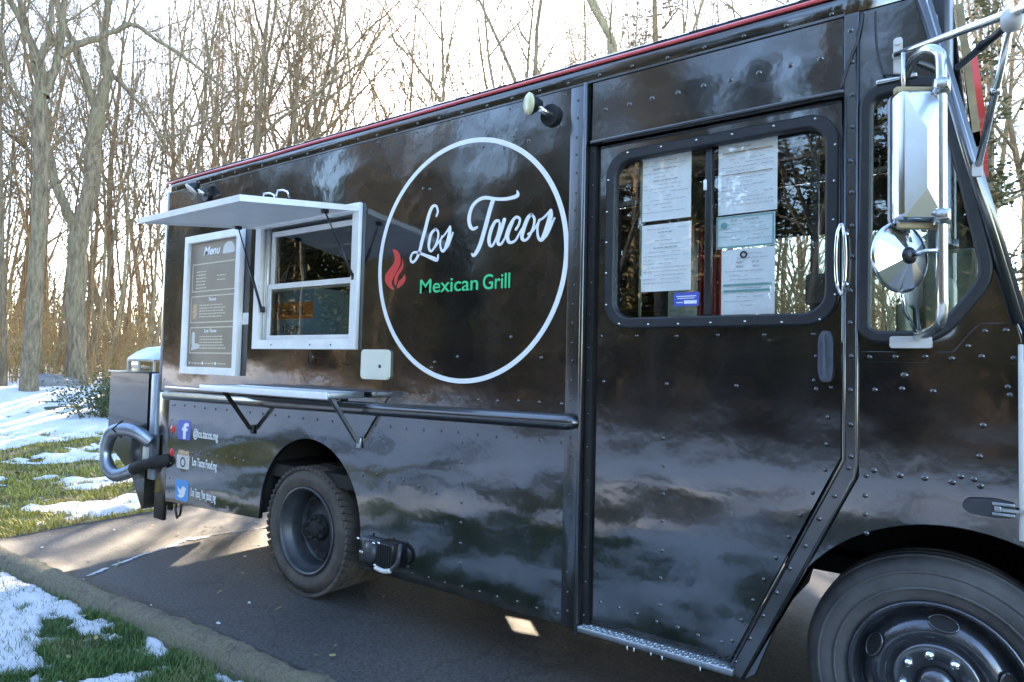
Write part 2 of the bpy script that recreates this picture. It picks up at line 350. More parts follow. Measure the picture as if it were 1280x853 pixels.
def inset(poly, d):
    """move a convex polygon's outline inward by d"""
    k = len(poly); ar = sum(poly[i][0] * poly[(i + 1) % k][1] - poly[(i + 1) % k][0] * poly[i][1] for i in range(k)); sg = 1 if ar > 0 else -1
    out = []
    for i in range(k):
        p0, p, p1 = Vector(poly[i - 1]), Vector(poly[i]), Vector(poly[(i + 1) % k])
        e0 = (p - p0).normalized(); e1 = (p1 - p).normalized()
        n0 = Vector((-e0.y, e0.x)) * sg; n1 = Vector((-e1.y, e1.x)) * sg
        nn = (n0 + n1); nn = nn / max(nn.length_squared, .3) * 2
        out.append(tuple(p + nn * d))
    return out
def text_mesh(name, s, x0, x1, z, h, y, mat, shear=0.0, thick=0.0008, bold=0.0, align_top=False):
    """flat lettering on the y plane, fitted to x0..x1, baseline z, cap height h"""
    cu = bpy.data.curves.new('tmp_text', 'FONT'); cu.body = s; cu.size = 1.0; cu.shear = shear; cu.extrude = thick; cu.offset = bold
    cu.resolution_u = 4
    o = bpy.data.objects.new('tmp_text', cu)
    me = bpy.data.meshes.new_from_object(o)
    bpy.data.objects.remove(o); bpy.data.curves.remove(cu)
    xs = [v.co.x for v in me.vertices]; a, b = min(xs), max(xs); sx = (x1 - x0) / (b - a); sz = h / 0.729
    for v in me.vertices:
        x, z_, y_ = v.co; v.co = (x0 + (x - a) * sx, y - y_, z + z_ * sz)
    me.name = name; me.materials.clear(); me.materials.append(M[mat]); return me
def ribbon(mb, pts, ws, y0, y1, sub=5):
    """stroke of varying half width in the x-z plane, catmull-rom smoothed"""
    P = [Vector(p) for p in pts]; n = len(P); Q = []; W = []
    for i in range(n - 1):
        p0, p1, p2, p3 = P[max(i - 1, 0)], P[i], P[i + 1], P[min(i + 2, n - 1)]
        for t in range(sub):
            t /= sub
            Q.append(0.5 * ((2 * p1) + (p2 - p0) * t + (2 * p0 - 5 * p1 + 4 * p2 - p3) * t * t + (3 * p1 - p0 - 3 * p2 + p3) * t ** 3)); W.append(ws[i] * (1 - t) + ws[i + 1] * t)
    Q.append(P[-1]); W.append(ws[-1])
    # round ends
    d0 = (Q[0] - Q[1]).normalized(); d1 = (Q[-1] - Q[-2]).normalized()
    Q = [Q[0] + d0 * W[0] * .9, Q[0] + d0 * W[0] * .5] + Q + [Q[-1] + d1 * W[-1] * .5, Q[-1] + d1 * W[-1] * .9]
    W = [W[0] * .35, W[0] * .85] + W + [W[-1] * .85, W[-1] * .35]
    k = len(Q); vs = []
    for i in range(k):
        d = (Q[min(i + 1, k - 1)] - Q[max(i - 1, 0)]).normalized(); nn = Vector((-d.y, d.x))
        for sgn in (1, -1):
            q = Q[i] + nn * W[i] * sgn; vs.append((q.x, y0, q.y)); vs.append((q.x, y1, q.y))
    fs = []
    for i in range(k - 1):
        a = i * 4; b = a + 4
        fs += [(a, a + 2, b + 2, b), (a + 1, b + 1, b + 3, a + 3), (a, b, b + 1, a + 1), (a + 2, a + 3, b + 3, b + 2)]
    mb.add(vs, fs)

# ------------------------------------------------------------------ ground
def fbm(x, y, s, o=4, seed=0.0): return noise.fractal(Vector((x * s + seed, y * s - seed * 1.7, seed * .31)), 0.9, 2.0, o)
def sstep(a, b, t):
    t = max(0, min(1, (t - a) / (b - a))); return t * t * (3 - 2 * t)
def H(x, y):
    h = -0.055
    if x < -8.3: h += 1.9 * (1 - math.exp(-0.05 * (-x - 8.3)))
    if y > 9: h += 1.3 * (1 - math.exp(-0.045 * (y - 9)))
    d = max(abs(x + 17.5) / 4.5, abs(y - 4.5) / 3.5)
    if -24 < x < -9: h += 0.16 * math.exp(-((x + 15) / 2.6) ** 2 - ((y - 3.2) / 2.2) ** 2)
    far = sstep(6, 12, max(-x, abs(y)))
    if far > 0: h += far * 0.10 * noise.noise(Vector((x * .35, y * .35, 3.1)))
    if y < -12: h += 0.06 * (-12 - y)
    return h
def KY(x): return -0.742 + 0.0486 * (max(-6, min(4, x)) + 3.0)        # asphalt side of the kerb
def wooded(x, y):
    """0 on the open lawn, 1 on the leaf litter inside the wood"""
    w = max(sstep(14.5, 18.5, -x - 0.12 * y + fbm(x, y, .3, 2) * 2), sstep(12.5, 16, y + fbm(x, y, .3, 2, 9) * 2), sstep(11.5, 14, -y + fbm(x, y, .3, 2, 4) * 1.5))
    return w
def axis_steps(a, b, fa, fb, fine, coarse):
    out = []; t = a
    while t < b:
        out.append(t); t += fine if fa <= t < fb else max(fine, min(coarse, .16 * (min(abs(t - fa), abs(t - fb)) + 1)))
    out.append(b); return out
def build_lawn():
    xs = axis_steps(-110, 90, -24, 8, 0.4, 7); ys = axis_steps(-80, 110, -14, 14, 0.4, 7)
    nx, ny = len(xs), len(ys); vs = []; lit = []
    for x in xs:
        for y in ys:
            z = H(x, y)
            if -4.6 < x < 16 and KY(x) - .11 < y < 5.6: z = -0.09
            vs.append((x, y, z)); lit.append(wooded(x, y))
    fs = [(i * ny + j, (i + 1) * ny + j, (i + 1) * ny + j + 1, i * ny + j + 1) for i in range(nx - 1) for j in range(ny - 1)]
    me = bpy.data.meshes.new('lawn'); me.from_pydata(vs, [], fs); me.materials.append(M['soil'])
    at = me.attributes.new('litter', 'FLOAT', 'POINT'); at.data.foreach_set('value', lit)
    me.polygons.foreach_set('use_smooth', [True] * len(fs))
    link('lawn', me, kind='structure')
build_lawn()
def build_drive():
    mb = MB(); xs = [-4.15 + i * .25 for i in range(74)]; ys = [-0.82 + i * .25 for i in range(25)]
    vs = []
    for x in xs:
        for y in ys:
            xx = x
            if y == ys[0]: y = KY(x) + .016 + .008 * noise.noise(Vector((x * 6, 0, 0)))
            if x == xs[0]: xx += 0.07 * fbm(0, y, 2.2, 3) - 0.22 * (y + .7) * .6
            vs.append((xx, y, 0.006 * noise.noise(Vector((x * .7, y * .7, 0)))))
    ny = len(ys)
    mb.add(vs, [(i * ny + j, (i + 1) * ny + j, (i + 1) * ny + j + 1, i * ny + j + 1) for i in range(len(xs) - 1) for j in range(ny - 1)], True)
    k = len(mb.v)   # a thin broken edge round the slab
    ring = [i * ny for i in range(len(xs))][::-1] + list(range(ny))[1:]
    base = len(mb.v); mb.v += [(mb.v[i][0], mb.v[i][1] + .004, -0.1) for i in ring]
    for i in range(len(ring) - 1): mb.f.append((ring[i], base + i, base + i + 1, ring[i + 1])); mb.sm.append(False)
    link('driveway', mb.mesh('driveway', M['asphalt']), kind='structure')
build_drive()
def build_kerb():
    mb = MB(); prof = [(-0.744, -0.06), (-0.745, 0.018), (-0.754, 0.029), (-0.80, 0.032), (-0.842, 0.014), (-0.880, -0.045), (-0.90, -0.12)]
    xs = [-5.2 + i * 0.03 for i in range(500)]; n = len(prof)
    for x in xs:
        sl_ = KY(x) + .742
        for j, (y, z) in enumerate(prof):
            o = .014 * noise.noise(Vector((x * 2.2, j * .4, 1))) + .010 * noise.noise(Vector((x * 9, j * .9, 5))) + .009 * noise.noise(Vector((x * 24, j * 1.3, 2)))
            crack = -0.012 if abs(((x + 2.05) % 2.6)) < .03 else 0
            mb.v.append((x, y + sl_ + o, z + o * (1 if 0 < j < 6 else 0) + crack * (1 if 1 < j < 5 else 0)))
    for i in range(len(xs) - 1):
        for j in range(n - 1): mb.f.append((i * n + j, i * n + j + 1, (i + 1) * n + j + 1, (i + 1) * n + j)); mb.sm.append(True)
    link('kerb', mb.mesh('kerb', M['kerb']), kind='structure')
build_kerb()

# ------------------------------------------------------------------ snow
def mask_verge(x, y):                                # the verge in front of the kerb: broken, lumpy patches
    m_ = fbm(x * .8 + y * .5, y * 1.25 - x * .3, 1.5, 5, 2.3) * 1.0 + 0.09
    m_ += 0.27 * noise.noise(Vector((x * 8, y * 8, 0))) + 0.22 * noise.noise(Vector((x * 21, y * 21, 5))) + .10 * noise.noise(Vector((x * 48, y * 48, 9)))
    return m_ + 0.24 * sstep(-1.6, -3.6, x) + 0.18 * sstep(.3, 0, abs(y - KY(x) + .26))
def mask_across(x, y):
    m_ = fbm(x, y * 1.25, 1.15, 5, 7.7) * 1.1 + 0.03 + 0.34 * noise.noise(Vector((x * 3.0, y * 2.6, 1)))
    return m_ + 0.5 * sstep(-4.0, -6.5, y) - 0.95 * sstep(-10.8, -12.3, y)
def mask_left(x, y):
    m_ = fbm(x * 1.3, y * .75, 1.15, 5, 5.1) * .85 - 0.27 + 0.30 * noise.noise(Vector((x * 3.4, y * 4.4, 2))) + .22 * noise.noise(Vector((x * 9, y * 9, 2)))
    d = -x - 0.1 * y
    m_ += 0.85 * sstep(9.2, 10.6, d) - 0.45 * sstep(15.0, 17.5, d) + 0.25 * sstep(8, 12, y) - 0.3 * sstep(14, 18, y)
    return m_ - 0.35 * sstep(-4.9, -4.3, x) * (1 if y > -0.8 else 0)
def snow_mask(x, y):
    if y >= -0.70: return mask_left(x, y)
    w = sstep(-2.7, -3.7, y); m_ = mask_verge(x, y) if w < 1 else 0
    if w > 0: m_ = m_ * (1 - w) + mask_across(x, y) * w
    wl = sstep(-5.6, -7.4, x) * sstep(-6.8, -4.5, y)
    return m_ * (1 - wl) + mask_left(x, y) * wl if wl > 0 else m_
def snow_sheet(name, x0, x1, y0, y1, st, hmax, skip=None):
    nx, ny = int((x1 - x0) / st) + 1, int((y1 - y0) / st) + 1; vs = []; keep = []
    for i in range(nx):
        for j in range(ny):
            x, y = x0 + i * st, y0 + j * st
            m_ = snow_mask(x, y)
            if skip and skip(x, y): m_ = -1
            off = max(-0.03, min(1, m_ * 4)) * hmax if m_ > 0 else max(-0.03, m_ * .3)
            if m_ > 0: off += hmax * .45 * noise.noise(Vector((x / st * .31, y / st * .31, 0)))* min(1, m_ * 6)
            keep.append(m_ > -0.02); vs.append((x, y, H(x, y) + off))
    fs = []
    for i in range(nx - 1):
        for j in range(ny - 1):
            q = (i * ny + j, (i + 1) * ny + j, (i + 1) * ny + j + 1, i * ny + j + 1)
            if any(keep[a] for a in q): fs.append(q)
    used = sorted({a for f in fs for a in f}); mp = {a: k for k, a in enumerate(used)}
    me = bpy.data.meshes.new(name); me.from_pydata([vs[a] for a in used], [], [tuple(mp[a] for a in f) for f in fs])
    me.materials.append(M['snow']); me.polygons.foreach_set('use_smooth', [True] * len(fs))
    o = link(name, me, kind='stuff'); tag(o, 'patches of old melting snow lying on the grass', 'snow'); return o
ondrive = lambda x, y: (x > -4.75 and y > KY(x) - .12) or (x > -6.2 and -3.55 < y < -.7) or (x > -14 and y < -3.55)
snow_sheet('snow', -6.2, 1.6, -3.55, -0.72, 0.022, 0.026, lambda x, y: y > KY(x) - .15)
snow_sheet('snow', -12, -4.3, -5, 9, 0.075, 0.04, ondrive)
snow_sheet('snow', -27, -4.3, -7, 15, 0.14, 0.05, lambda x, y: ondrive(x, y) or (-11.9 < x and -4.9 < y < 8.9))
snow_sheet('snow', -14, 9, -14, -3.5, 0.14, 0.06)
snow_sheet('snow', -40, -14, -14, -7, 0.4, 0.06)
def snow_streak():
    """thin line of refrozen slush across the asphalt and a few scraps of snow"""
    mb = MB()
    pts = [(-2.62, -.66), (-2.75, -.45), (-2.86, -.2), (-2.95, 0.05), (-3.05, .25), (-3.02, .5), (-2.95, .75), (-2.9, 1.1)]
    for i in range(len(pts) - 1):
        for k in range(16):
            t = k / 16; x = pts[i][0] * (1 - t) + pts[i + 1][0] * t; y = pts[i][1] * (1 - t) + pts[i + 1][1] * t
            x += .025 * noise.noise(Vector((y * 7, 1, 0))); w = .007 + .03 * abs(noise.noise(Vector((y * 5, 4, 0)))) + (0.05 if .05 < y < .4 else 0) * R.random()
            if R.random() < .42: continue
            n = 7; c = [(x + w * cos(2 * pi * j / n) * (.7 + .5 * R.random()), y + .035 * sin(2 * pi * j / n) * (.7 + .5 * R.random()), .006) for j in range(n)]
            mb.add(c + [(x, y, .012)], [(j, (j + 1) % n, n) for j in range(n)], True)
    for k in range(13):
        x, y = R.uniform(-4, -0.5), R.uniform(-.7, -.1) if R.random() < .6 else R.uniform(0, 1.5); w = R.uniform(.006, .018)
        if x > -1.8 and y > -.2: continue
        n = 6; c = [(x + w * 1.4 * cos(2 * pi * j / n) * (.6 + .6 * R.random()), y + w * sin(2 * pi * j / n) * (.6 + .6 * R.random()), .004) for j in range(n)]
        mb.add(c + [(x, y, .012)], [(j, (j + 1) % n, n) for j in range(n)], True)
    o = link('slush_streak', mb.mesh('slush_streak', M['snow']), kind='stuff'); tag(o, 'thin white line of refrozen slush across the black driveway', 'slush')
snow_streak()

# ------------------------------------------------------------------ grass, leaves, brush
def blades(name, n, x0, x1, y0, y1, hgt, wid, mat, label, mask_t, cond=None, cat='grass'):
    vs = []; fs = []; c = 0; tries = 0
    while c < n and tries < n * 5:
        tries += 1
        x, y = R.uniform(x0, x1), R.uniform(y0, y1)
        if cond and not cond(x, y): continue
        cl = noise.noise(Vector((x * 3.5, y * 3.5, 8)))
        if cl < -0.25 and R.random() < .6: continue
        if snow_mask(x, y) > mask_t and R.random() < .88: continue
        h = hgt * R.uniform(.5, 1.25) * (1 + .5 * cl); a = R.uniform(0, 2 * pi); w = wid * R.uniform(.6, 1.2); z = H(x, y) - .006
        lx, ly = cos(a), sin(a); b = R.uniform(.2, 1.0) * h; ta = a + R.uniform(.8, 2.3); bx, by = cos(ta) * b, sin(ta) * b
        o = len(vs)
        vs += [(x - lx * w, y - ly * w, z), (x + lx * w, y + ly * w, z), (x + lx * w * .8 + bx * .35, y + ly * w * .8 + by * .35, z + h * .6),
               (x - lx * w * .8 + bx * .35, y - ly * w * .8 + by * .35, z + h * .6), (x + bx, y + by, z + h)]
        fs += [(o, o + 1, o + 2, o + 3), (o + 3, o + 2, o + 4)]; c += 1
    me = bpy.data.meshes.new(name); me.from_pydata(vs, [], fs); me.materials.append(M[mat])
    o = link(name, me, kind='stuff'); tag(o, label, cat); return o
blades('grass', 90000, -5.6, 0.9, -2.6, -0.72, 0.050, 0.0022, 'grass', 'short green lawn grass between the snow patches beside the kerb', 0.03, lambda x, y: y < KY(x) - .135 + R.random() * .03)
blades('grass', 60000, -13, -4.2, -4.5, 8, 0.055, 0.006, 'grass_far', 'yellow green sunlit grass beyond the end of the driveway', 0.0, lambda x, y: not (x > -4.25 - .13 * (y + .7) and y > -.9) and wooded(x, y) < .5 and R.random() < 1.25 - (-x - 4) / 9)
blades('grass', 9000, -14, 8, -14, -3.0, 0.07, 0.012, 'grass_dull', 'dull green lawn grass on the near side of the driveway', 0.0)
def litter():
    mb = MB()
    for k in range(520):
        if k < 160: x, y = R.uniform(-5, .6), R.uniform(-2.4, -.9); s = R.uniform(.012, .026)
        elif k < 200: x, y = R.uniform(-4, -.4), R.uniform(-.7, 1.4); s = R.uniform(.012, .025)
        else: x, y = R.uniform(-13, -4.4), R.uniform(-3, 6); s = R.uniform(.03, .07)
        z = (H(x, y) if y < -.8 or x < -4.3 else 0.0) + .02 * R.random() + .006; a = R.uniform(0, 6.3); t = R.uniform(-.4, .4)
        u = Vector((cos(a), sin(a), t)) * s; w = Vector((-sin(a), cos(a), R.uniform(-.3, .3))) * s * .55; p = Vector((x, y, z + abs(t) * s))
        mb.add([p - u, p + w * .8 - u * .2, p + w * .5 + u * .6, p + u * 1.2, p - w * .6 + u * .5, p - w * .8 - u * .3], [(0, 5, 1), (5, 4, 2, 1), (4, 3, 2)])
    o = link('fallen_leaves', mb.mesh('fallen_leaves', M['deadleaf']), kind='stuff'); tag(o, 'scattered dry brown leaves on grass, snow and driveway', 'leaves')
litter()
def thicket(name, n, pos, hgt, rad, mat, label, leafmat=None, leaves=0, cat='brush'):
    vs = []; fs = []; tips = []
    for k in range(n):
        x, y = pos(); z = H(x, y) - .1; h = hgt * R.uniform(.35, 1.1); a = R.uniform(0, 6.3); ln = R.uniform(.05, .5) * h; r = rad * R.uniform(.5, 1.4)
        P = []; ca, sa = cos(a), sin(a); kn = [R.uniform(-.12, .12) * h for _ in range(6)]
        for i in range(5):
            t = i / 4; P.append(Vector((x + ca * ln * t * t + kn[i] * t, y + sa * ln * t * t + kn[i + 1] * t, z + h * t * (1 - .12 * t))))
        o = len(vs)
        for i, p in enumerate(P):
            rr = r * (1 - .8 * i / 4)
            for j in range(3): vs.append((p.x + rr * cos(2.094 * j + a), p.y + rr * sin(2.094 * j + a), p.z))
        for i in range(4):
            for j in range(3): fs.append((o + i * 3 + j, o + i * 3 + (j + 1) % 3, o + i * 3 + 3 + (j + 1) % 3, o + i * 3 + 3 + j))
        tips += P[1:]
        for q in range(3):      # side shoots
            b = P[R.randint(1, 3)]; d = Vector((R.uniform(-1, 1), R.uniform(-1, 1), R.uniform(-.1, 1))).normalized() * h * R.uniform(.12, .35)
            o = len(vs); e = b + d; w = Vector((-d.y, d.x, d.z * .2)).normalized() * r * .45
            vs += [b - w, b + w, b + Vector((0, 0, r * .6)), e]; fs += [(o, o + 1, o + 3), (o + 1, o + 2, o + 3), (o + 2, o, o + 3)]
            tips.append(e)
    me = bpy.data.meshes.new(name); me.from_pydata([tuple(v) for v in vs], [], fs); me.materials.append(M[mat])
    o = link(name, me, kind='stuff'); tag(o, label, cat)
    if leaves:
        mb = MB()
        for k in range(leaves):
            p = tips[R.randrange(len(tips))] + Vector((R.gauss(0, .08), R.gauss(0, .08), R.gauss(0, .08))); s = R.uniform(.02, .05) * (hgt / 2)
            u = Vector((R.uniform(-1, 1), R.uniform(-1, 1), R.uniform(-1, .4))).normalized() * s; w = u.orthogonal().normalized() * s * .5
            mb.add([p - u, p + w, p + u, p - w], [(0, 1, 2, 3)])
        o2 = link('dry_foliage', mb.mesh('dry_foliage', M[leafmat]), kind='stuff'); tag(o2, 'dry tan leaves clinging to the brush at the edge of the wood', 'leaves')
def arc(d0, d1, p0, p1):
    """random ground point seen from the lawn between two bearings (pixels across) and two distances"""
    def f():
        d = sqrt(R.uniform(d0 * d0, d1 * d1)); px = R.uniform(p0, p1); v = rt * ((px - 640) / 836.0) + fw; v.z = 0; v.normalize()
        return 2.25 + v.x * d, -2.65 + v.y * d
    return f
thicket('brush', 2600, arc(20.5, 34, -160, 420), 2.6, 0.011, 'brush', 'tan tangle of dry brush along the edge of the wood', 'deadleaf', 16000)
thicket('brush', 2200, arc(20, 32, 420, 1700), 2.6, 0.011, 'brush', 'tan tangle of dry brush under the trees behind the truck', 'deadleaf', 6000)
thicket('brush', 1300, lambda: (R.uniform(-46, 24), R.uniform(-24, -12.5)), 2.8, 0.014, 'darkbrush', 'dry brush at the edge of the wood across the lawn', 'deadleaf', 3500)
thicket('far_wood', 4200, arc(36, 70, -500, 1900), 10, 0.05, 'farwood', 'grey brown mass of distant bare trees', None, 0, 'woodland')

# ------------------------------------------------------------------ trees
def wander(p, d, L, r0, r1, n, rnd, wob, upw):
    pts = [p.copy()]; d = d.normalized(); st = L / n
    for i in range(n):
        d = (d + Vector((rnd.gauss(0, wob), rnd.gauss(0, wob), rnd.gauss(0, wob) + upw))).normalized()
        pts.append(pts[-1] + d * st)
    rs = [r0 + (r1 - r0) * (i / n) ** .8 for i in range(n + 1)]
    return pts, rs
def side_dir(d, ang, rnd):
    u = d.orthogonal().normalized(); w = d.cross(u); a = rnd.uniform(0, 2 * pi)
    return (d * cos(ang) + (u * cos(a) + w * sin(a)) * sin(ang)).normalized()
def grow(trunk, crown, pts, rs, lvl, rnd, k):
    """hang children on a branch; k = counts and lengths per level"""
    if lvl > len(k): return
    cnt, t0, lf, ang, wob, upw, nseg, sides = k[lvl - 1]
    n = len(pts) - 1; L = sum((pts[i + 1] - pts[i]).length for i in range(n))
    for q in range(cnt):
        t = t0 + (1 - t0) * (q + rnd.random()) / cnt; f = t * n; i = min(int(f), n - 1); p = pts[i].lerp(pts[i + 1], f - i)
        d = (pts[i + 1] - pts[i]).normalized(); r = rs[i] * (1 - (f - i)) + rs[min(i + 1, n)] * (f - i)
        dd = side_dir(d, radians(ang) * rnd.uniform(.6, 1.35), rnd)
        if dd.z < -.15: dd.z *= -.4
        ll = L * lf * rnd.uniform(.55, 1.2) * (1.1 - .45 * t); r0 = min(r * .72, max(.004, ll * .013 + .002))
        cp, cr = wander(p, dd, ll, r0, max(.0022, r0 * .3), nseg, rnd, wob, upw)
        (trunk if lvl == 1 else crown).tube(cp, cr, sides, False)
        grow(trunk, crown, cp, cr, lvl + 1, rnd, k)
BARE = [(9, .35, .50, 48, .10, .05, 7, 6), (6, .2, .50, 46, .13, .04, 5, 4), (6, .15, .5, 44, .14, .03, 4, 3), (5, .15, .6, 40, .15, .02, 3, 3)]
SLIM = [(14, .3, .26, 50, .10, .06, 5, 5), (6, .15, .5, 45, .13, .04, 4, 3), (5, .15, .55, 42, .14, .03, 3, 3), (4, .2, .55, 40, .15, .02, 2, 3)]
def bare_proto(seed, h, r, lean, kind, fork=0):
    rnd = random.Random(seed); tr, cr = MB(), MB()
    d = Vector((lean * rnd.uniform(-1, 1), lean * rnd.uniform(-1, 1), 1))
    pts, rs = wander(Vector((0, 0, -.25)), d, h * (.45 if fork else 1), r, r * (.62 if fork else .12), 12, rnd, .045, .03)
    rs[0] *= 1.45; rs[1] *= 1.1
    tr.tube(pts, rs, 9, False)
    if fork:
        grow(tr, cr, pts, rs, 1, rnd, [(2, .5, .5, 55, .1, .05, 6, 5)] + kind[1:])
        for q in range(fork):
            dd = side_dir((pts[-1] - pts[-2]).normalized(), radians(rnd.uniform(12, 30)), rnd)
            cp, c2 = wander(pts[-1] - dd * r * .3, dd, h * .6 * rnd.uniform(.8, 1.1), rs[-1] * rnd.uniform(.68, .85), .012, 10, rnd, .07, .06)
            tr.tube(cp, c2, 7, False); grow(tr, cr, cp, c2, 1, rnd, [(7,) + kind[0][1:]] + kind[1:])
    else: grow(tr, cr, pts, rs, 1, rnd, kind)
    return tr, cr
class Proto:
    def __init__(s, tr, cr, bk, leaf='twig'): s.tr = tr.mesh('trunk', M[bk]); s.cr = cr.mesh('crown', M[leaf])
def plant(pr, x, y, rz, scale, label, group=None, name='bare_tree', cat='tree', z=None):
    o = empty(name, (x, y, H(x, y) if z is None else z)); o.rotation_euler = (0, 0, rz); o.scale = (scale[0], scale[0], scale[1]) if isinstance(scale, tuple) else (scale,) * 3
    tag(o, label, cat, group); link('trunk', pr.tr, o); link('crown', pr.cr, o); return o
barks = ['barkA', 'barkB', 'barkC']
PB = [Proto(*bare_proto(20 + i, R.uniform(12, 15), R.uniform(.13, .18), .12, BARE, 2 if i % 2 else 0), barks[i % 3]) for i in range(6)]
PS = [Proto(*bare_proto(60 + i, R.uniform(9, 12), R.uniform(.045, .075), .16, SLIM, 0), barks[(i + 1) % 3]) for i in range(5)]
def fan_proto(seed, stems, h, r):
    rnd = random.Random(seed); tr, cr = MB(), MB()
    for q in range(stems):
        a = 2 * pi * q / stems + rnd.uniform(-.4, .4); sp = rnd.uniform(.08, .42)
        pts, rs = wander(Vector((.12 * cos(a), .12 * sin(a), -.2)), Vector((cos(a) * sp, sin(a) * sp, 1)), h * rnd.uniform(.75, 1.1), r * rnd.uniform(.6, 1), .012, 11, rnd, .05, .035)
        tr.tube(pts, rs, 6, False); grow(tr, cr, pts, rs, 1, rnd, [(8, .3, .3, 36, .1, .06, 5, 4), (5, .2, .5, 42, .12, .04, 4, 3), (4, .2, .5, 40, .14, .02, 2, 3)])
    return tr, cr
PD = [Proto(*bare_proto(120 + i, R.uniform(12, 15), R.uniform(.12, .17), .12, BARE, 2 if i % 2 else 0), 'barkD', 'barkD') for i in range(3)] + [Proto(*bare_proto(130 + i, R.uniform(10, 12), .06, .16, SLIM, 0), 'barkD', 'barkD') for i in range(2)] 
PF = [Proto(*fan_proto(90 + i, 6 + i, 11.5, .075), barks[i % 3]) for i in range(3)]

# the two big trees left of the truck, trunks and limbs laid out where they stand
def laid_tree(name, base, limbs, bk, label, seed):
    rnd = random.Random(seed); tr, cr = MB(), MB(); b = Vector(base)
    for pts, r0, r1, kids in limbs:
        P = [Vector(p) - b for p in pts]; Q = []
        for i in range(len(P) - 1):
            p0, p1, p2, p3 = P[max(i - 1, 0)], P[i], P[i + 1], P[min(i + 2, len(P) - 1)]
            for t in range(4):
                t /= 4; q = 0.5 * ((2 * p1) + (p2 - p0) * t + (2 * p0 - 5 * p1 + 4 * p2 - p3) * t * t + (3 * p1 - p0 - 3 * p2 + p3) * t ** 3)
                Q.append(q + Vector((rnd.gauss(0, .02), rnd.gauss(0, .02), 0)))
        Q.append(P[-1]); rs = [(r0 + (r1 - r0) * i / (len(Q) - 1)) * rnd.uniform(.93, 1.08) for i in range(len(Q))]
        if Q[0].z < .3: rs[0] *= 1.35; rs[1] *= 1.08
        tr.tube(Q, rs, 10, False)
        if kids: grow(tr, cr, Q, rs, 1, rnd, [(kids, .35, .34, 48, .11, .05, 6, 5), (5, .2, .5, 45, .13, .04, 4, 4), (5, .15, .5, 42, .14, .03, 3, 3), (4, .2, .5, 40, .15, .02, 2, 3)])
    o = empty(name, base); tag(o, label, 'tree')
    link('trunk', tr.mesh('trunk', M[bk]), o); link('crown', cr.mesh('crown', M['twig']), o)
zA = H(-14.84, 2.99); zB = H(-16.41, 4.56)
laid_tree('bare_tree', (-14.84, 2.99, zA), [
    ([(-14.84, 2.99, zA - .3), (-14.84, 3.0, 2.25), (-14.80, 3.04, 4.9), (-14.85, 2.95, 6.74), (-14.85, 2.97, 7.4)], .175, .135, 4),
    ([(-14.85, 2.97, 7.2), (-14.89, 2.86, 8.03), (-15.03, 2.38, 9.07), (-15.3, 1.6, 10.6), (-15.2, 1.2, 12.6)], .10, .03, 8),
    ([(-14.89, 2.84, 7.9), (-14.7, 3.0, 8.5), (-14.75, 3.03, 9.41), (-14.4, 3.1, 11), (-14.5, 3.3, 13)], .085, .025, 6),
    ([(-14.84, 2.99, 7.2), (-14.81, 3.1, 7.58), (-14.77, 3.21, 8.25), (-14.76, 3.26, 9.49), (-14.9, 3.5, 11.2), (-14.6, 3.8, 13.4)], .115, .03, 8),
    ([(-14.77, 3.22, 8.2), (-14.63, 3.61, 8.62), (-14.43, 4.12, 9.0), (-14.27, 4.5, 9.33), (-13.9, 4.9, 9.05), (-13.4, 5.8, 8.5), (-13.0, 6.5, 7.9)], .085, .025, 7),
    ([(-14.83, 3.0, 6.2), (-15.2, 2.5, 7.5), (-15.4, 2.1, 9.2), (-15.9, 1.5, 11)], .05, .015, 6),
], 'barkA', 'big bare tree forking high up at far left with one limb reaching right', 3)
laid_tree('bare_tree', (-16.41, 4.56, zB), [
    ([(-16.41, 4.56, zB - .3), (-16.45, 4.45, 2.71), (-16.46, 4.43, 4.37), (-16.38, 4.62, 5.74), (-16.36, 4.64, 6.98), (-16.33, 4.72, 7.9)], .24, .17, 4),
    ([(-16.35, 4.70, 7.8), (-16.28, 4.87, 8.94), (-16.34, 4.73, 9.57), (-16.31, 4.84, 10.71), (-16.1, 5.0, 12.4), (-16.3, 5.2, 14.6)], .15, .04, 9),
    ([(-16.35, 4.68, 7.6), (-16.51, 4.29, 8.95), (-16.64, 3.94, 9.81), (-16.8, 3.5, 11.4), (-17.0, 3.2, 13.2)], .11, .03, 8),
    ([(-16.45, 4.44, 4.5), (-16.52, 4.25, 4.95), (-16.58, 4.05, 5.4), (-16.70, 3.76, 6.56), (-16.75, 3.59, 7.66), (-16.9, 3.2, 9.6), (-17.1, 2.7, 12)], .15, .04, 6),
    ([(-16.3, 4.8, 8.9), (-16.0, 5.5, 8.2), (-15.8, 6.1, 7.4), (-15.4, 6.8, 7.9), (-15.0, 7.4, 8.4)], .06, .02, 6),
], 'barkA', 'thick leaning bare tree with a curved second limb, just left of the truck', 11)

def spot(px, d):
    v = rt * ((px - 640) / 836.0) + fw; v.z = 0; v.normalize(); return 2.25 + v.x * d, -2.65 + v.y * d
BK = 'bare trees of the wood behind the truck'
def at(pr, px, d, s, label=None, group=None, **k):
    x, y = spot(px, d); return plant(pr, x, y, R.uniform(0, 6.28), s, label, group, **k)
at(PS[0], 187, 21.5, (1.0, 1.35), 'slender straight bare tree close beside the rear corner of the truck')
at(PS[1], 8, 19.5, (1.1, 1.3), 'slim bare tree at the far left edge of the picture')
at(PB[2], 150, 26, .95, 'bare tree standing between the leaning tree and the truck corner')
at(PB[3], 338, 24.0, (1.15, 1.25), 'bare tree forking into many upright limbs above the awning')
at(PB[1], 385, 27, (1.2, 1.3), 'forked bare tree spreading above the truck roof over the ring logo')
at(PB[5], 690, 19, (1.2, 1.25), 'bare tree spreading low and wide above the middle of the truck roof')
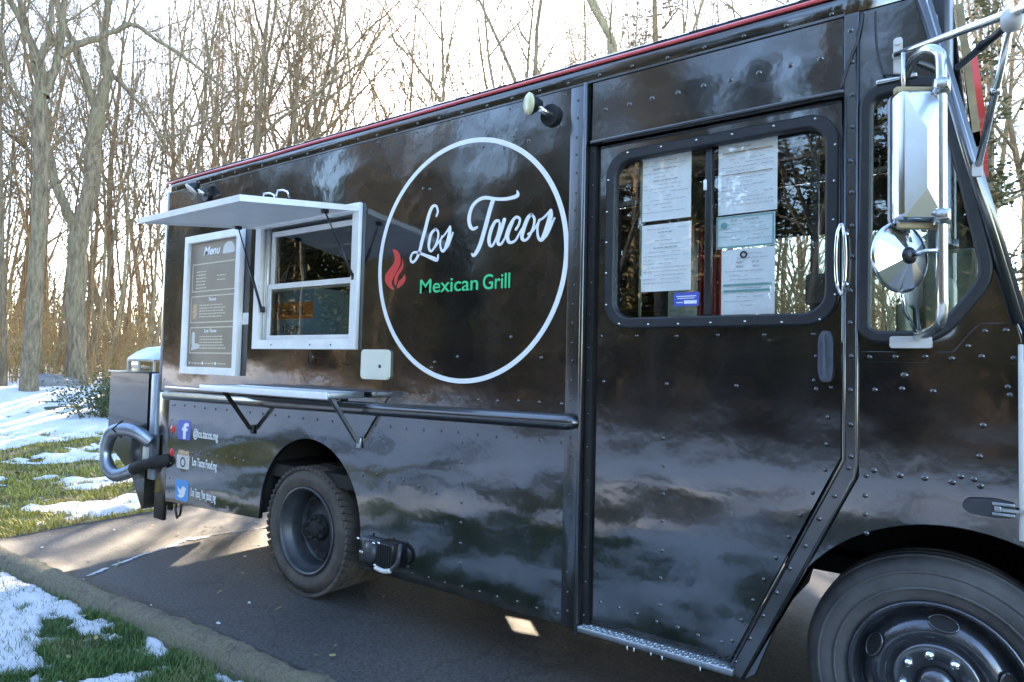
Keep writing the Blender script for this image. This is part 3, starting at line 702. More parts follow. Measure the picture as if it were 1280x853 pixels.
at(PB[1], 766, 17.5, (1.5, 1.6), 'thick grey trunked bare tree rising behind the roof over the side door post')
at(PF[2], 455, 30, 1.5, 'pale fan shaped bare tree farther back above the roof')
STAND = [('slim bare tree in the dense wood left of the truck, behind the two big trees', 'bare trees of the wood left of the truck'), ('tall bare tree of the wood whose head shows above the truck roof', 'bare trees showing above the truck roof'), ('slim bare tree added out of view to shade the driveway end', 'bare trees added to shade the driveway'), ('low bare tree of the wood seen through the cab windows', 'low bare trees seen through the cab')]
for i in range(58):                                   # left of the truck: slim trees behind the two big ones
    px = -140 + i * 6.6 + R.uniform(-8, 8)
    if i % 6 == 0: at(PB[(0, 2, 4)[i % 3]], px, R.uniform(29, 36), R.uniform(.8, 1.1), *STAND[0])
    else: at(PS[R.randrange(5)], px, R.uniform(22.5, 31), (R.uniform(.7, 1.15), R.uniform(.9, 1.4)), *STAND[0])
for i in range(130):                                  # tall ones whose heads show over the roof
    px = 205 + i * 6.4 + (i > 100) * (i - 100) * 10 + R.uniform(-9, 9); d = R.choice([23, 26, 29, 33]) + R.uniform(-1.5, 1.5)
    if 425 < px < 620 and i % 3: continue
    if i % 2 == 0: at(PB[R.randrange(6)], px, d, (R.uniform(.85, 1.05), R.uniform(1.0, 1.3)), *STAND[1])
    else: at(PS[R.randrange(5)], px, d, (R.uniform(1.0, 1.5), R.uniform(1.3, 1.75)), *STAND[1])
for i in (0, 2, 5, 8):                                # unseen slim trees added to streak the driveway with shade
    t_ = R.uniform(13.5, 17); q_ = -2.9 + i * .75; plant(PS[i % 5], -3.6 - .67 * t_ + .743 * q_, .2 + .743 * t_ + .67 * q_, R.uniform(0, 6), (1.15, .72), *STAND[2])
for i in range(64):                                   # low growth seen through the cab windows
    at((PS if i % 4 else PB)[R.randrange(5)], 830 + i * 5.2 + R.uniform(-6, 6), R.uniform(21, 31), (R.uniform(.6, .9), R.uniform(.42, .56)), *STAND[3])

def conifer_proto(seed, h, w, thin=1.0):
    rnd = random.Random(seed); tr, cr = MB(), MB()
    pts, rs = wander(Vector((0, 0, -.2)), Vector((0, 0, 1)), h, .02 * h, .02, 10, rnd, .02, .02); tr.tube(pts, rs, 8, False)
    nb = int(95 * thin)
    for b in range(nb):
        t = .08 + .9 * (b + rnd.random()) / nb; z = h * t; L = w * (1.05 - t) ** .75 * rnd.uniform(.55, 1.15); a = rnd.uniform(0, 6.28)
        d = Vector((cos(a), sin(a), rnd.uniform(-.15, .3))); bp, br = wander(Vector((0, 0, z)), d, L, .012 * h * (1 - t) + .006, .004, 4, rnd, .1, -.02 if thin >= 1 else .05); tr.tube(bp, br, 3, False)
        for q in range(int((80 if thin >= 1 else 75) * (L / w + .25))):
            f = rnd.uniform(.15, 1.0) * 4; i = min(int(f), 3); p = bp[i].lerp(bp[i + 1], f - i) + Vector((rnd.gauss(0, .12), rnd.gauss(0, .12), rnd.gauss(0, .10))) * w * .5
            u = (d + Vector((rnd.uniform(-1, 1), rnd.uniform(-1, 1), rnd.uniform(-.5, .4)))).normalized() * rnd.uniform(.07, .2) * (1 if thin >= 1 else .62); s = u.orthogonal().normalized() * u.length * rnd.uniform(.25, .5)
            cr.add([p - u * .5, p + s, p + u, p - s], [(0, 1, 2, 3)])
    return tr, cr
PC = [Proto(*conifer_proto(200 + i, 9 + 1.5 * i, 2.3 + .2 * i), 'barkC', 'conifer') for i in range(3)]
PI = [Proto(*conifer_proto(230 + i, 11, 2.0, .55), 'barkA', 'ivy') for i in range(2)]
at(PI[0], 1232, 15.0, (.8, .80), 'sparse cedar beside the front of the truck, seen under the mirror arms', name='cedar_tree')
at(PI[1], 822, 28, (2.0, 1.85), 'sparse cedar poking above the truck roof over the side door', name='cedar_tree')
at(PS[3], 1268, 19, (1.3, 1.2), 'bare tree at the right edge of the picture beyond the windscreen')
at(PB[4], 1330, 18, .9, 'spreading bare tree just beyond the right edge behind the front of the truck')
# the wood across the lawn, which the paint and the panes mirror
RW = 'trees of the wood across the lawn, mirrored in the truck'
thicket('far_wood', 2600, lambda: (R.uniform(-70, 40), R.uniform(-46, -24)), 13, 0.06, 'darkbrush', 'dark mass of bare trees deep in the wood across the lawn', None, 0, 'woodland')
rows = [(-13.5, 1.6), (-15.8, 1.9), (-18.2, 1.9), (-21, 2.2)]
for k, (yy, st) in enumerate(rows):
    x = -40 + k
    while x < 16:
        xx, y2 = x + R.uniform(-.7, .7), yy + R.uniform(-1.1, 1.1)
        if k in (1, 3) or (k == 2 and R.random() < .7): plant(PC[R.randrange(3)], xx, y2, R.uniform(0, 6), (R.uniform(.85, 1.15), R.uniform(.85, 1.25)), 'dark conifer in the wood across the lawn, mirrored in the truck', RW, 'conifer_tree')
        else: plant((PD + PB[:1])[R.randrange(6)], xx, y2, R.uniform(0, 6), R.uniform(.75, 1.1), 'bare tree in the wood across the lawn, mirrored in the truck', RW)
        x += st
# evergreen shrub and stones at the edge of the snow
def shrub():
    tr, cr = MB(), MB(); rnd = random.Random(5)
    for q in range(16):
        a = rnd.uniform(0, 6.28); pts, rs = wander(Vector((.1 * cos(a), .1 * sin(a), -.1)), Vector((cos(a) * .55, sin(a) * .55, 1)), rnd.uniform(.6, 1.0), .014, .004, 5, rnd, .12, .04); tr.tube(pts, rs, 4, False)
        for k in range(150):
            p = pts[rnd.randint(2, 5)] + Vector((rnd.gauss(0, .13), rnd.gauss(0, .13), rnd.gauss(0, .11))); u = Vector((rnd.uniform(-1, 1), rnd.uniform(-1, 1), rnd.uniform(-.4, .8))).normalized() * rnd.uniform(.02, .045); w = u.orthogonal().normalized() * u.length * .5
            cr.add([p - u, p + w, p + u, p - w], [(0, 1, 2, 3)])
    o = empty('evergreen_shrub', (*spot(124, 15.2), H(*spot(124, 15.2)))); tag(o, 'small dark evergreen shrub on the snow behind the rear of the truck', 'shrub')
    link('stems', tr.mesh('stems', M['barkC']), o); link('foliage', cr.mesh('foliage', M['shrub']), o)
shrub()
for k, (px, d, s) in enumerate([(62, 19.2, .42), (84, 19.6, .3), (72, 20.2, .36)]):
    bm = bmesh.new(); bmesh.ops.create_icosphere(bm, subdivisions=3, radius=s)
    for v in bm.verts: v.co *= 1 + .25 * noise.noise(v.co * 2.6 + Vector((k * 5, 0, 0))); v.co.z *= .55
    me = bpy.data.meshes.new('boulder'); bm.to_mesh(me); bm.free(); me.materials.append(M['stone']); me.polygons.foreach_set('use_smooth', [True] * len(me.polygons))
    x, y = spot(px, d); o = link('boulder', me, None, (x, y, H(x, y) + s * .2)); tag(o, ['largest grey boulder at the foot of the trees beyond the snow', 'small grey boulder right of the largest one, beyond the snow', 'grey boulder half hidden behind the other two, beyond the snow'][k], 'boulder', 'boulders at the edge of the wood')

# ------------------------------------------------------------------ the food truck
TW = 2.25                                            # width: near side y = 0, far side y = TW
T = thing('food_truck', (-0.4, 1.12, 0), 'glossy black food truck with a white ring logo, open serving window and awning', 'food truck')
def P(name, mb, mat, parent=None, kind=None, label=None): return part(name, mb, mat, T, parent, kind, label)
# rear arch of the side panels
ra = [(-1.215 + .495 * cos(a), .47 + .51 * sin(a)) for a in [pi * i / 24 for i in range(25)]]     # right to left
low = [(-2.935, .365), (-1.715, .415)] + ra[::-1][1:] + [(-.725, .285), (.695, .29), (.695, 1.205), (-2.935, 1.205)]
P('lower_side_panel', plate('lower_side_panel', low, [], 0.0, 0.03, 'paint', .003), 'paint')
upp = [(-3.06, 1.2085), (.695, 1.2085), (.695, 2.765), (-3.06, 2.765)]
winhole = [(-1.775, 1.585), (-.835, 1.585), (-.835, 2.355), (-1.775, 2.355)]
P('upper_side_panel', plate('upper_side_panel', upp, [winhole], -0.003, 0.03, 'paint', .003), 'paint')
mb = MB(); mb.box(-3.13, -3.064, .004, .09, 1.21, 2.80, .012); mb.box(-3.12, -2.94, .006, .09, .40, 1.20, .01); P('rear_corner_post', mb, 'paint_flat')
mb = MB(); mb.box(-3.11, -3.06, .09, TW - .03, .45, 2.78); P('rear_wall', mb, 'paint')
# cornice, roof and red stripe

prof = [(.0, 2.772), (-.006, 2.80), (-.006, 2.835), (.004, 2.862), (.03, 2.892), (.09, 2.92), (.35, 2.955), (TW / 2, 2.975), (TW - .35, 2.955), (TW - .09, 2.92), (TW - .02, 2.88), (TW, 2.772)]
mb = MB(); xs = [-3.13, -3.05] + [-3 + .25 * i for i in range(20)] + [2.02]
for x in xs:
    e = 0.03 if x == xs[0] else 0
    for (y, z) in prof:
        mb.v.append((x, y + (e if y < 1 else -e) * .4, z - e * (z > 2.8) - .004 * noise.noise(Vector((x * 2, y, 0)))))
n = len(prof)
for i in range(len(xs) - 1):
    for j in range(n - 1): mb.f.append((i * n + j, (i + 1) * n + j, (i + 1) * n + j + 1, i * n + j + 1)); mb.sm.append(True)
mb.f.append(tuple(range(n))); mb.sm.append(False); mb.f.append(tuple(range((len(xs) - 1) * n + n - 1, (len(xs) - 1) * n - 1, -1))); mb.sm.append(False)
P('roof', mb, 'paint')
mb = MB()
pts = [(x, -.010, 2.847 + .004 * noise.noise(Vector((x * 1.3, 3, 0)))) for x in [-3.12 + .13 * i for i in range(40)]]
mb.tube(pts, .0085, 6); P('red_stripe', mb, 'pinkred')
mb = MB()
for i in range(95):                                   # lumpy sealant along the roof edge
    x = -3.1 + i * .054; s = .004 * R.random(); mb.box(x - .02, x + .045, .010, .05, 2.868, 2.879 + s, .004)
P('roof_edge_sealant', mb, 'under', None, 'stuff')
mb = MB(); mb.box(-3.06, 1.80, -.0075, .004, 2.764, 2.7735); P('seam_strip', mb, 'paint_flat')
# transom over the door
P('door_transom', plate('door_transom', [(.752, 2.492), (1.795, 2.492), (1.795, 2.762), (.752, 2.762)], [], 0, .03, 'paint', .003), 'paint')
mb = MB(); mb.box(.752, 1.80, -.022, .02, 2.474, 2.489, .004); P('door_head_rail', mb, 'paint_flat')
# door posts
mb = MB(); mb.box(.717, .736, -.030, .02, .27, 2.765, .006); P('door_post_moulding', mb, 'paint_flat')
mb = MB(); mb.box(.738, .772, .004, .05, .30, 2.47); P('door_channel', mb, 'blk')
mb = MB(); mb.box(.640, .712, -.008, -.0035, .30, 2.76, .001); P('post_strip', mb, 'paint_flat')
strip = [(1.803, 2.762), (1.803, 1.145), (1.405, .305), (1.452, .285), (1.84, 1.09), (1.846, 1.14), (1.846, 2.762)]
P('door_frame_strip', plate('door_frame_strip', strip, [], -.012, .03, 'paint_flat', .004), 'paint_flat')
mb = MB(); mb.tube([(1.844, -.013, 2.70), (1.844, -.013, 1.14), (1.838, -.013, 1.09), (1.455, -.013, .285)], .006, 6); mb.tube([(1.805, -.014, 2.46), (1.805, -.014, 1.148), (1.407, -.014, .31)], .006, 6); P('frame_bead', mb, 'paint_flat')
# sill step under the door
mb = MB(); mb.box(.742, 1.425, -.035, .12, .292, .318, .004)
P('door_sill', mb, 'steel')
mb = MB()
for i in range(44):
    x = .757 + i * .0152; s = 1 if i % 2 else -1
    for q in range(3):
        y = -.026 + q * .017; mb.box(-.006, .006, -.0016, .0016, 0, .003, 0, Matrix.Translation((x, y, .318)) @ Matrix.Rotation(s * .8 * (1 if q % 2 else -1), 4, 'Z'))
P('tread_pattern', mb, 'steel', None, 'stuff')
mb = MB()
for k in range(5):
    x = R.uniform(.95, 1.35); L = R.uniform(.006, .024); mb.tube([(x, -.034, .295), (x, -.034, .295 - L * .6), (x + .001, -.034, .295 - L)], [.003, .002, .0005], 5)
P('icicles', mb, 'ice', None, 'stuff')
# sliding door
dpoly = [(.776, .322), (1.392, .322), (1.786, 1.155), (1.786, 2.468), (.776, 2.468)]
dwin = rrect(.852, 1.752, 1.662, 2.398, .09)
door = P('cab_door', plate('cab_door', dpoly, [dwin], .028, .058, 'paint', .003), 'paint')
def ring(name, outer, inner, y0, y1, mat, par=None, b=.006): return P(name, plate(name, outer, [inner], y0, y1, mat, b), mat, par)
ring('window_gasket', rrect(.830, 1.774, 1.640, 2.420, .105), rrect(.862, 1.742, 1.672, 2.388, .085), .004, .05, 'rubber', door, .008)
mb = MB(); mb.box(.853, 1.285, .040, .044, 1.676, 2.384); P('window_pane', mb, 'glass', door)
mb = MB(); mb.box(1.285, 1.751, .048, .052, 1.676, 2.384); P('window_pane', mb, 'glass', door)
mb = MB(); mb.box(1.272, 1.300, .030, .056, 1.682, 2.378, .003); P('window_mullion', mb, 'blk', door)
mb = MB(); mb.box(1.266, 1.280, .024, .032, 2.20, 2.245, .003); P('window_catch', mb, 'white', door)
mb = MB(); mb.tube([(.973, .060, 1.68), (.973, .060, 2.38)], .007, 6); P('pane_edge', mb, 'dash', door)
mb = MB(); mb.box(1.655, 1.735, .060, .10, 1.715, 1.832, .008); mb.box(1.672, 1.70, .066, .09, 1.66, 2.36); P('door_latch_box', mb, 'blk', door)
mb = MB(); k = 14
lp = [(1.797 + .016 * sin(t), -.028 - .018 * (1 if abs(cos(t)) < .8 else .4), 1.865 + .127 * cos(t)) for t in [2 * pi * i / 28 for i in range(29)]]
mb.tube(lp, .0062, 8); mb.tube([(1.812, -.03, 1.775), (1.812, .02, 1.775)], .008, 6); mb.tube([(1.812, -.03, 1.955), (1.812, .02, 1.955)], .008, 6)
P('grab_handle', mb, 'chrome')
mb = MB(); mb.prism(roundpoly([(1.712, 1.46), (1.722, 1.425), (1.752, 1.425), (1.764, 1.46), (1.764, 1.58), (1.752, 1.612), (1.724, 1.612), (1.712, 1.58)], .015), .008, .029); mb.prism([(1.732, 1.445), (1.744, 1.445), (1.738, 1.60), (1.731, 1.585)], -.008, .008); mb.cyl((1.736, .01, 1.447), .011, .016, n=12)
P('door_handle', mb, 'handle', door)
# front cowl with the quarter window
arc_f = [(2.12 + .545 * cos(a), .42 + .545 * sin(a)) for a in [radians(69 + (158 - 69) * i / 18) for i in range(19)]]
cowl = [(1.852, 2.762), (2.035, 2.762), (2.300, 1.622), (2.314, 1.58)] + [(2.315, .935)] + arc_f + [(1.50, .315), (1.462, .285), (1.852, 1.095)]
qraw = [(1.852, 2.480), (1.846, 1.60), (1.895, 1.566), (2.098, 1.566), (2.250, 1.775), (2.112, 2.480)]; qout = roundpoly(inset(qraw, .008), .07)
qin = roundpoly(inset(qraw, .032), .055); qhole = roundpoly(inset(qraw, .022), .06)
P('cowl_panel', plate('cowl_panel', cowl, [qhole], -.004, .03, 'paint', .003), 'paint')
qg = ring('quarter_window_gasket', qout, qin, -.022, .03, 'rubber', None, .009)
mb = MB(); mb.prism(roundpoly(inset(qraw, .02), .06), .006, .010); P('window_pane', mb, 'glass', qg)
# overlapping sheet with the stepped seam low on the cowl
P('cowl_patch', plate('cowl_patch', [(1.855, 1.535), (2.13, 1.535), (2.185, 1.61), (2.205, 1.628), (2.295, 1.628), (2.308, 1.575), (2.308, 1.50), (1.855, 1.50)], [], -.0075, -.0035, 'paint', .0012), 'paint')
mb = MB(); mb.tube([(2.035, -.012, 2.77), (2.300, -.012, 1.625)], .017, 8); mb.box(2.318, 2.332, -.012, .02, .98, 1.60, .004); P('windscreen_pillar', mb, 'paint_flat')
mb = MB(); mb.box(2.300, 2.314, -.020, -.0055, .95, 1.56, .003); P('cowl_edge_trim', mb, 'tan')
# nose beyond the cowl
mb = MB(); mb.prism([(2.34, .56), (2.34, 1.60), (2.60, 1.52), (2.80, 1.36), (2.86, 1.10), (2.86, .55)], .14, TW - .14); P('hood', mb, 'paint')
mb = MB(); mb.box(2.80, 2.96, .05, TW - .05, .42, .60, .02); P('front_bumper', mb, 'blk')
# windscreen
ws = MB(); a0, a1 = Vector((2.055, 0, 2.70)), Vector((2.318, 0, 1.61))
for y0, y1 in ((.05, 1.09), (1.16, 2.20)):
    for o in (0, .005): ws.v += [(a0.x - o, y0, a0.z), (a0.x - o, y1, a0.z), (a1.x - o, y1, a1.z), (a1.x - o, y0, a1.z)]
    b = len(ws.v) - 8
    ws.f += [(b, b + 3, b + 2, b + 1), (b + 4, b + 5, b + 6, b + 7), (b, b + 1, b + 5, b + 4), (b + 2, b + 3, b + 7, b + 6)]; ws.sm += [False] * 4
wsc = P('windscreen', ws, 'wind')
mb = MB(); d = (a1 - a0)
for y in (.03, 1.125, 2.22): mb.tube([(a0.x - .01, y, a0.z + .05), (a1.x, y, a1.z - .03)], .028, 6)
mb.tube([(2.055, .03, 2.70), (2.055, 2.22, 2.70)], .03, 6); mb.tube([(2.318, .03, 1.60), (2.318, 2.22, 1.60)], .03, 6); P('windscreen_frame', mb, 'paint_flat', wsc)
# front cap and the sign board on it
mb = MB(); mb.box(1.99, 2.112, .22, TW - .2, 2.62, 2.95, .02); P('front_cap', mb, 'blk')
sg = MB(); s0, s1 = Vector((2.118, 0, 2.95)), Vector((2.180, 0, 2.36))
nrm = Vector((.995, 0, .105))
def onsign(y, t, o): p = s0.lerp(s1, t) + nrm * o; return (p.x, y, p.z)
vs = [onsign(y, t, o) for o in (0, .022) for y, t in ((.52, 0), (1.75, 0), (1.75, 1), (.52, 1))]
sg.add(vs, [(0, 1, 2, 3), (4, 7, 6, 5), (0, 4, 5, 1), (1, 5, 6, 2), (2, 6, 7, 3)]); fs_ = P('front_sign', sg, 'lid')
mb = MB(); mb.add([onsign(.515, 0, -.002), onsign(.515, 0, .024), onsign(.515, .9, .024), onsign(.515, .9, -.002), onsign(.522, 0, -.002), onsign(.522, 0, .024), onsign(.522, .9, .024), onsign(.522, .9, -.002)], [(0, 3, 2, 1), (0, 1, 5, 4), (1, 2, 6, 5), (2, 3, 7, 6), (3, 0, 4, 7)])
P('board_edge', mb, 'wood_edge', fs_)
tm = text_mesh('lettering', 'Los Tacos', .56, 1.66, .25, .45, 0, 'red', .25, .012, .02)
for v in tm.vertices:
    y_, o_, t_ = v.co.x, v.co.y, v.co.z; v.co = onsign(y_, 1 - t_, .036 - o_)
P('lettering', tm, 'red', fs_)
# far side and inner shell
raf = [(-1.29 + .62 * cos(a), .42 + .80 * sin(a)) for a in [pi * i / 24 for i in range(25)]]  # far arch cut larger to let the sun patch through
far = [(-3.06, .36), (-1.95, .415)] + raf[::-1][1:] + [(-.725, .285), (1.46, .285)] + arc_f[::-1] + [(2.32, .95), (2.312, 1.622), (2.035, 2.762), (-3.06, 2.762)]
fw1 = rrect(.60, 1.385, 1.73, 2.405, .05); fw2 = rrect(1.555, 1.90, 1.70, 2.40, .05)
fars = P('far_side_panel', plate('far_side_panel', far, [fw1, fw2], TW - .03, TW, 'cabin'), 'cabin')
mb = MB(); mb.prism(fw1, TW - .018, TW - .014); mb.prism(fw2, TW - .018, TW - .014); P('window_pane', mb, 'wind', fars)
mb = MB(); mb.box(-3.05, -1.9, .045, TW - .04, .70, .78); mb.box(-1.9, -.6, .045, 1.42, .70, .78); mb.box(-.6, 1.55, .045, TW - .04, .70, .78); mb.box(1.55, 2.30, .045, TW - .04, 1.0, 1.06); P('floor', mb, 'under')  # floor stops short by the far arch so the sun patch passes
mb = MB(); mb.box(-3.0, 2.9, .62, .74, .58, .69); mb.box(-3.0, 2.9, 1.28, 1.38, .60, .69)
mb.box(-1.30, -1.20, .30, 1.95, .36, .46, .02); mb.lathe([(.001, -.18), (.13, -.12), (.17, 0), (.13, .12), (.001, .18)], (-1.25, 1.12, .41), (0, 1, 0), 14); mb.box(2.03, 2.12, .3, 1.95, .34, .42)
P('chassis', mb, 'under')
mb = MB(); mb.box(-2.0, -1.74, .05, .6, .44, .69); mb.box(-1.74, -1.72, .05, .62, .45, 1.1); mb.box(-.70, -.68, .05, .62, .3, 1.1); mb.box(-1.72, -.70, .05, .62, 1.06, 1.08); mb.box(-1.72, -.7, .6, .62, .72, 1.06)
P('wheel_well', mb, 'under')
# front wheel well: an arched liner behind the cowl
mb = MB()
vs = []; 
for y in (.03, .62):
    for i in range(19): a = radians(20 + 150 * i / 18); vs.append((2.12 + .57 * cos(a), y, .42 + .57 * sin(a)))
mb.add(vs, [(i, i + 1, 20 + i, 19 + i) for i in range(18)], True); mb.box(1.6, 2.72, .62, .64, .66, 1.0); P('wheel_well', mb, 'under')
P('sun_patch_mask', plate('sun_patch_mask', [(-2.0, .83), (-.62, .83), (-.62, 1.30), (-2.0, 1.30)], [[(-1.55, .95), (-1.37, .935), (-1.34, 1.02), (-1.52, 1.04)]], TW - .065, TW - .055, 'under'), 'under')  # unseen plate added to shape the sun patch under the truck
# cab inside
mb = MB(); mb.prism([(1.86, 1.06), (1.86, 1.50), (1.95, 1.60), (2.27, 1.62), (2.30, 1.06)], .10, TW - .10); P('dashboard', mb, 'dash')
mb = MB(); mb.box(1.98, 2.10, .75, 1.10, 1.60, 1.88, .02); mb.box(1.92, 1.96, .40, .62, 1.60, 1.74, .01); P('dash_console', mb, 'dash'); mb = MB(); mb.box(1.89, 2.18, 1.16, 1.34, 1.60, 2.07, .03); P('engine_cover', mb, 'dash')
mb = MB(); c = Vector((1.80, 1.62, 1.62)); ax = Vector((-.75, 0, .66)).normalized(); u = ax.orthogonal().normalized(); w = ax.cross(u)
mb.tube([c + (u * cos(a) + w * sin(a)) * .22 for a in [2 * pi * i / 28 for i in range(29)]], .016, 8)
for q in range(3): mb.tube([c, c + (u * cos(q * 2.09) + w * sin(q * 2.09)) * .22], .012, 6)
mb.tube([c, c - ax * .3], .025, 8); P('steering_wheel', mb, 'seat')
for y in (1.62,):
    mb = MB(); mb.box(1.05, 1.5, y - .24, y + .24, 1.10, 1.22, .04); mb.box(1.02, 1.14, y - .23, y + .23, 1.2, 1.80, .05); P('driver_seat', mb, 'seat')
mb = MB(); mb.box(.58, .60, 1.25, TW - .04, .78, 2.75); mb.box(.56, .58, .05, .30, .78, 2.75); P('partition', mb, 'cabin')
mb = MB()
for i in range(9): mb.tube([(.80 + .015 * i, 1.25 + .012 * (i % 2) , z) for z in (1.2, 1.6, 2.0, 2.32)], [.013, .012, .011, .006], 6)
P('red_curtain', mb, 'curt')
# rub rail
mb = MB(); c = (1.212, 1.188)
mb.tube([(-2.94, -.024, 1.178), (-1.5, -.026, 1.187), (.63, -.030, 1.208), (.672, -.030, 1.208), (.700, -.030, 1.208), (.712, -.026, 1.208), (.716, -.012, 1.208)], [.036, .036, .036, .0355, .030, .020, .004], 14)
P('rub_rail', mb, 'paint_flat')
mb = MB(); mb.box(-2.94, -.9, -.040, -.002, 1.222, 1.250, .006); P('upper_rub_rail', mb, 'paint_flat')
# rivets
rv = MB()
def dome(x, z, y, r=.0085, h=.006):
    n = 7; vs = [(x + r * cos(2 * pi * j / n), y, z + r * sin(2 * pi * j / n)) for j in range(n)] + [(x + .62 * r * cos(2 * pi * j / n), y - h * .75, z + .62 * r * sin(2 * pi * j / n)) for j in range(n)] + [(x, y - h, z)]
    rv.add(vs, [(j, (j + 1) % n, n + (j + 1) % n, n + j) for j in range(n)] + [(n + j, n + (j + 1) % n, 2 * n) for j in range(n)], True)
def row(p, q, step, y, r=.0085, jit=.004):
    L = sqrt((q[0] - p[0]) ** 2 + (q[1] - p[1]) ** 2); k = max(1, round(L / step))
    for i in range(k + 1): t = i / k; dome(p[0] + (q[0] - p[0]) * t + R.uniform(-jit, jit), p[1] + (q[1] - p[1]) * t + R.uniform(-jit, jit), y, r)
row((-2.95, 2.792), (1.76, 2.788), .16, -.006); row((-2.9, 2.74), (.6, 2.745), .32, -.003, .007)
row((.82, 2.628), (1.72, 2.628), .115, 0, .0115); row((.675, .36), (.675, 2.70), .088, -.008, .006); row((.755, .36), (.755, 2.44), .145, .004, .005)
row((.80, 1.602), (1.69, 1.60), .17, .028, .009); row((.82, 1.40), (1.70, 1.40), .29, .028, .009); row((1.105, .47), (1.105, 1.17), .117, .028, .0085)
row((.82, .425), (1.36, .385), .088, .028, .008); row((1.40, .40), (1.735, 1.10), .10, .028, .0085); row((1.74, 1.2), (1.755, 1.40), .12, .028, .009); row((1.70, 1.43), (1.70, 1.60), .085, .028, .008)
row((1.824, 1.16), (1.824, 2.70), .118, -.012, .0105); row((1.43, .345), (1.822, 1.12), .115, -.012, .0095)
row((1.885, 1.518), (2.29, 1.518), .082, -.0075, .0095); row((2.215, 1.60), (2.27, 1.606), .05, -.0075, .009); dome(2.17, 1.555, -.0075, .009)
row((1.872, .90), (1.872, 1.10), .062, -.004, .009); row((1.90, 1.12), (2.20, 1.105), .085, -.004, .011); row((1.90, 1.405), (2.07, 1.405), .08, -.004, .010); dome(1.99, 1.455, -.004, .012)
for x, z in ((2.275, 1.425), (2.28, 1.40), (2.21, 1.30), (2.20, 1.20), (2.185, 1.125), (2.15, 1.13)): dome(x, z, -.004, .010)
row((-.62, 1.288), (.62, 1.288), .125, -.003, .008); row((-.62, 1.10), (.62, 1.115), .125, 0, .008); row((-2.85, 1.105), (-1.0, 1.10), .14, 0, .008)
row((-.30, .335), (.62, .335), .115, 0, .007); row((.03, .45), (.03, 1.06), .105, 0, .009); row((-.70, .815), (-.15, .80), .11, 0, .010, .02); row((-2.78, .765), (-1.9, .775), .115, 0, .010, .01)
row((-2.88, .44), (-2.88, 1.1), .12, 0, .006); row((-3.02, 1.3), (-3.02, 2.7), .15, -.003, .006); rv_keep = rv; rv = MB(); row((.93, 2.408), (1.7, 2.408), .155, .004, .006)
row((.835, 1.74), (.835, 2.30), .14, .004, .006); row((1.768, 1.74), (1.768, 2.30), .14, .004, .006); row((.9, 1.65), (1.72, 1.65), .135, .004, .006); P('gasket_screws', rv, 'bright', None, 'stuff'); rv = rv_keep
for x, z in ((.66, 1.44), (.66, 2.0), (.45, 2.73), (.31, 2.60), (.25, 2.55), (.40, 2.56), (.58, 2.60), (.12, 2.58), (-.3, 2.42), (-.25, 2.41), (-.55, 1.50), (-.18, 1.47), (-.2, 1.44), (.32, 1.6), (-.02, 1.5), (-1.9, 1.47), (-2.1, 1.5), (-1.4, 1.49), (-1.2, 1.49), (.5, 1.5)): dome(x, z, -.003, .009)
for x in (-1.6, -1.2, -1.0): dome(x, 1.562, -.032, .006)
P('rivets', rv, 'rivet', None, 'stuff')

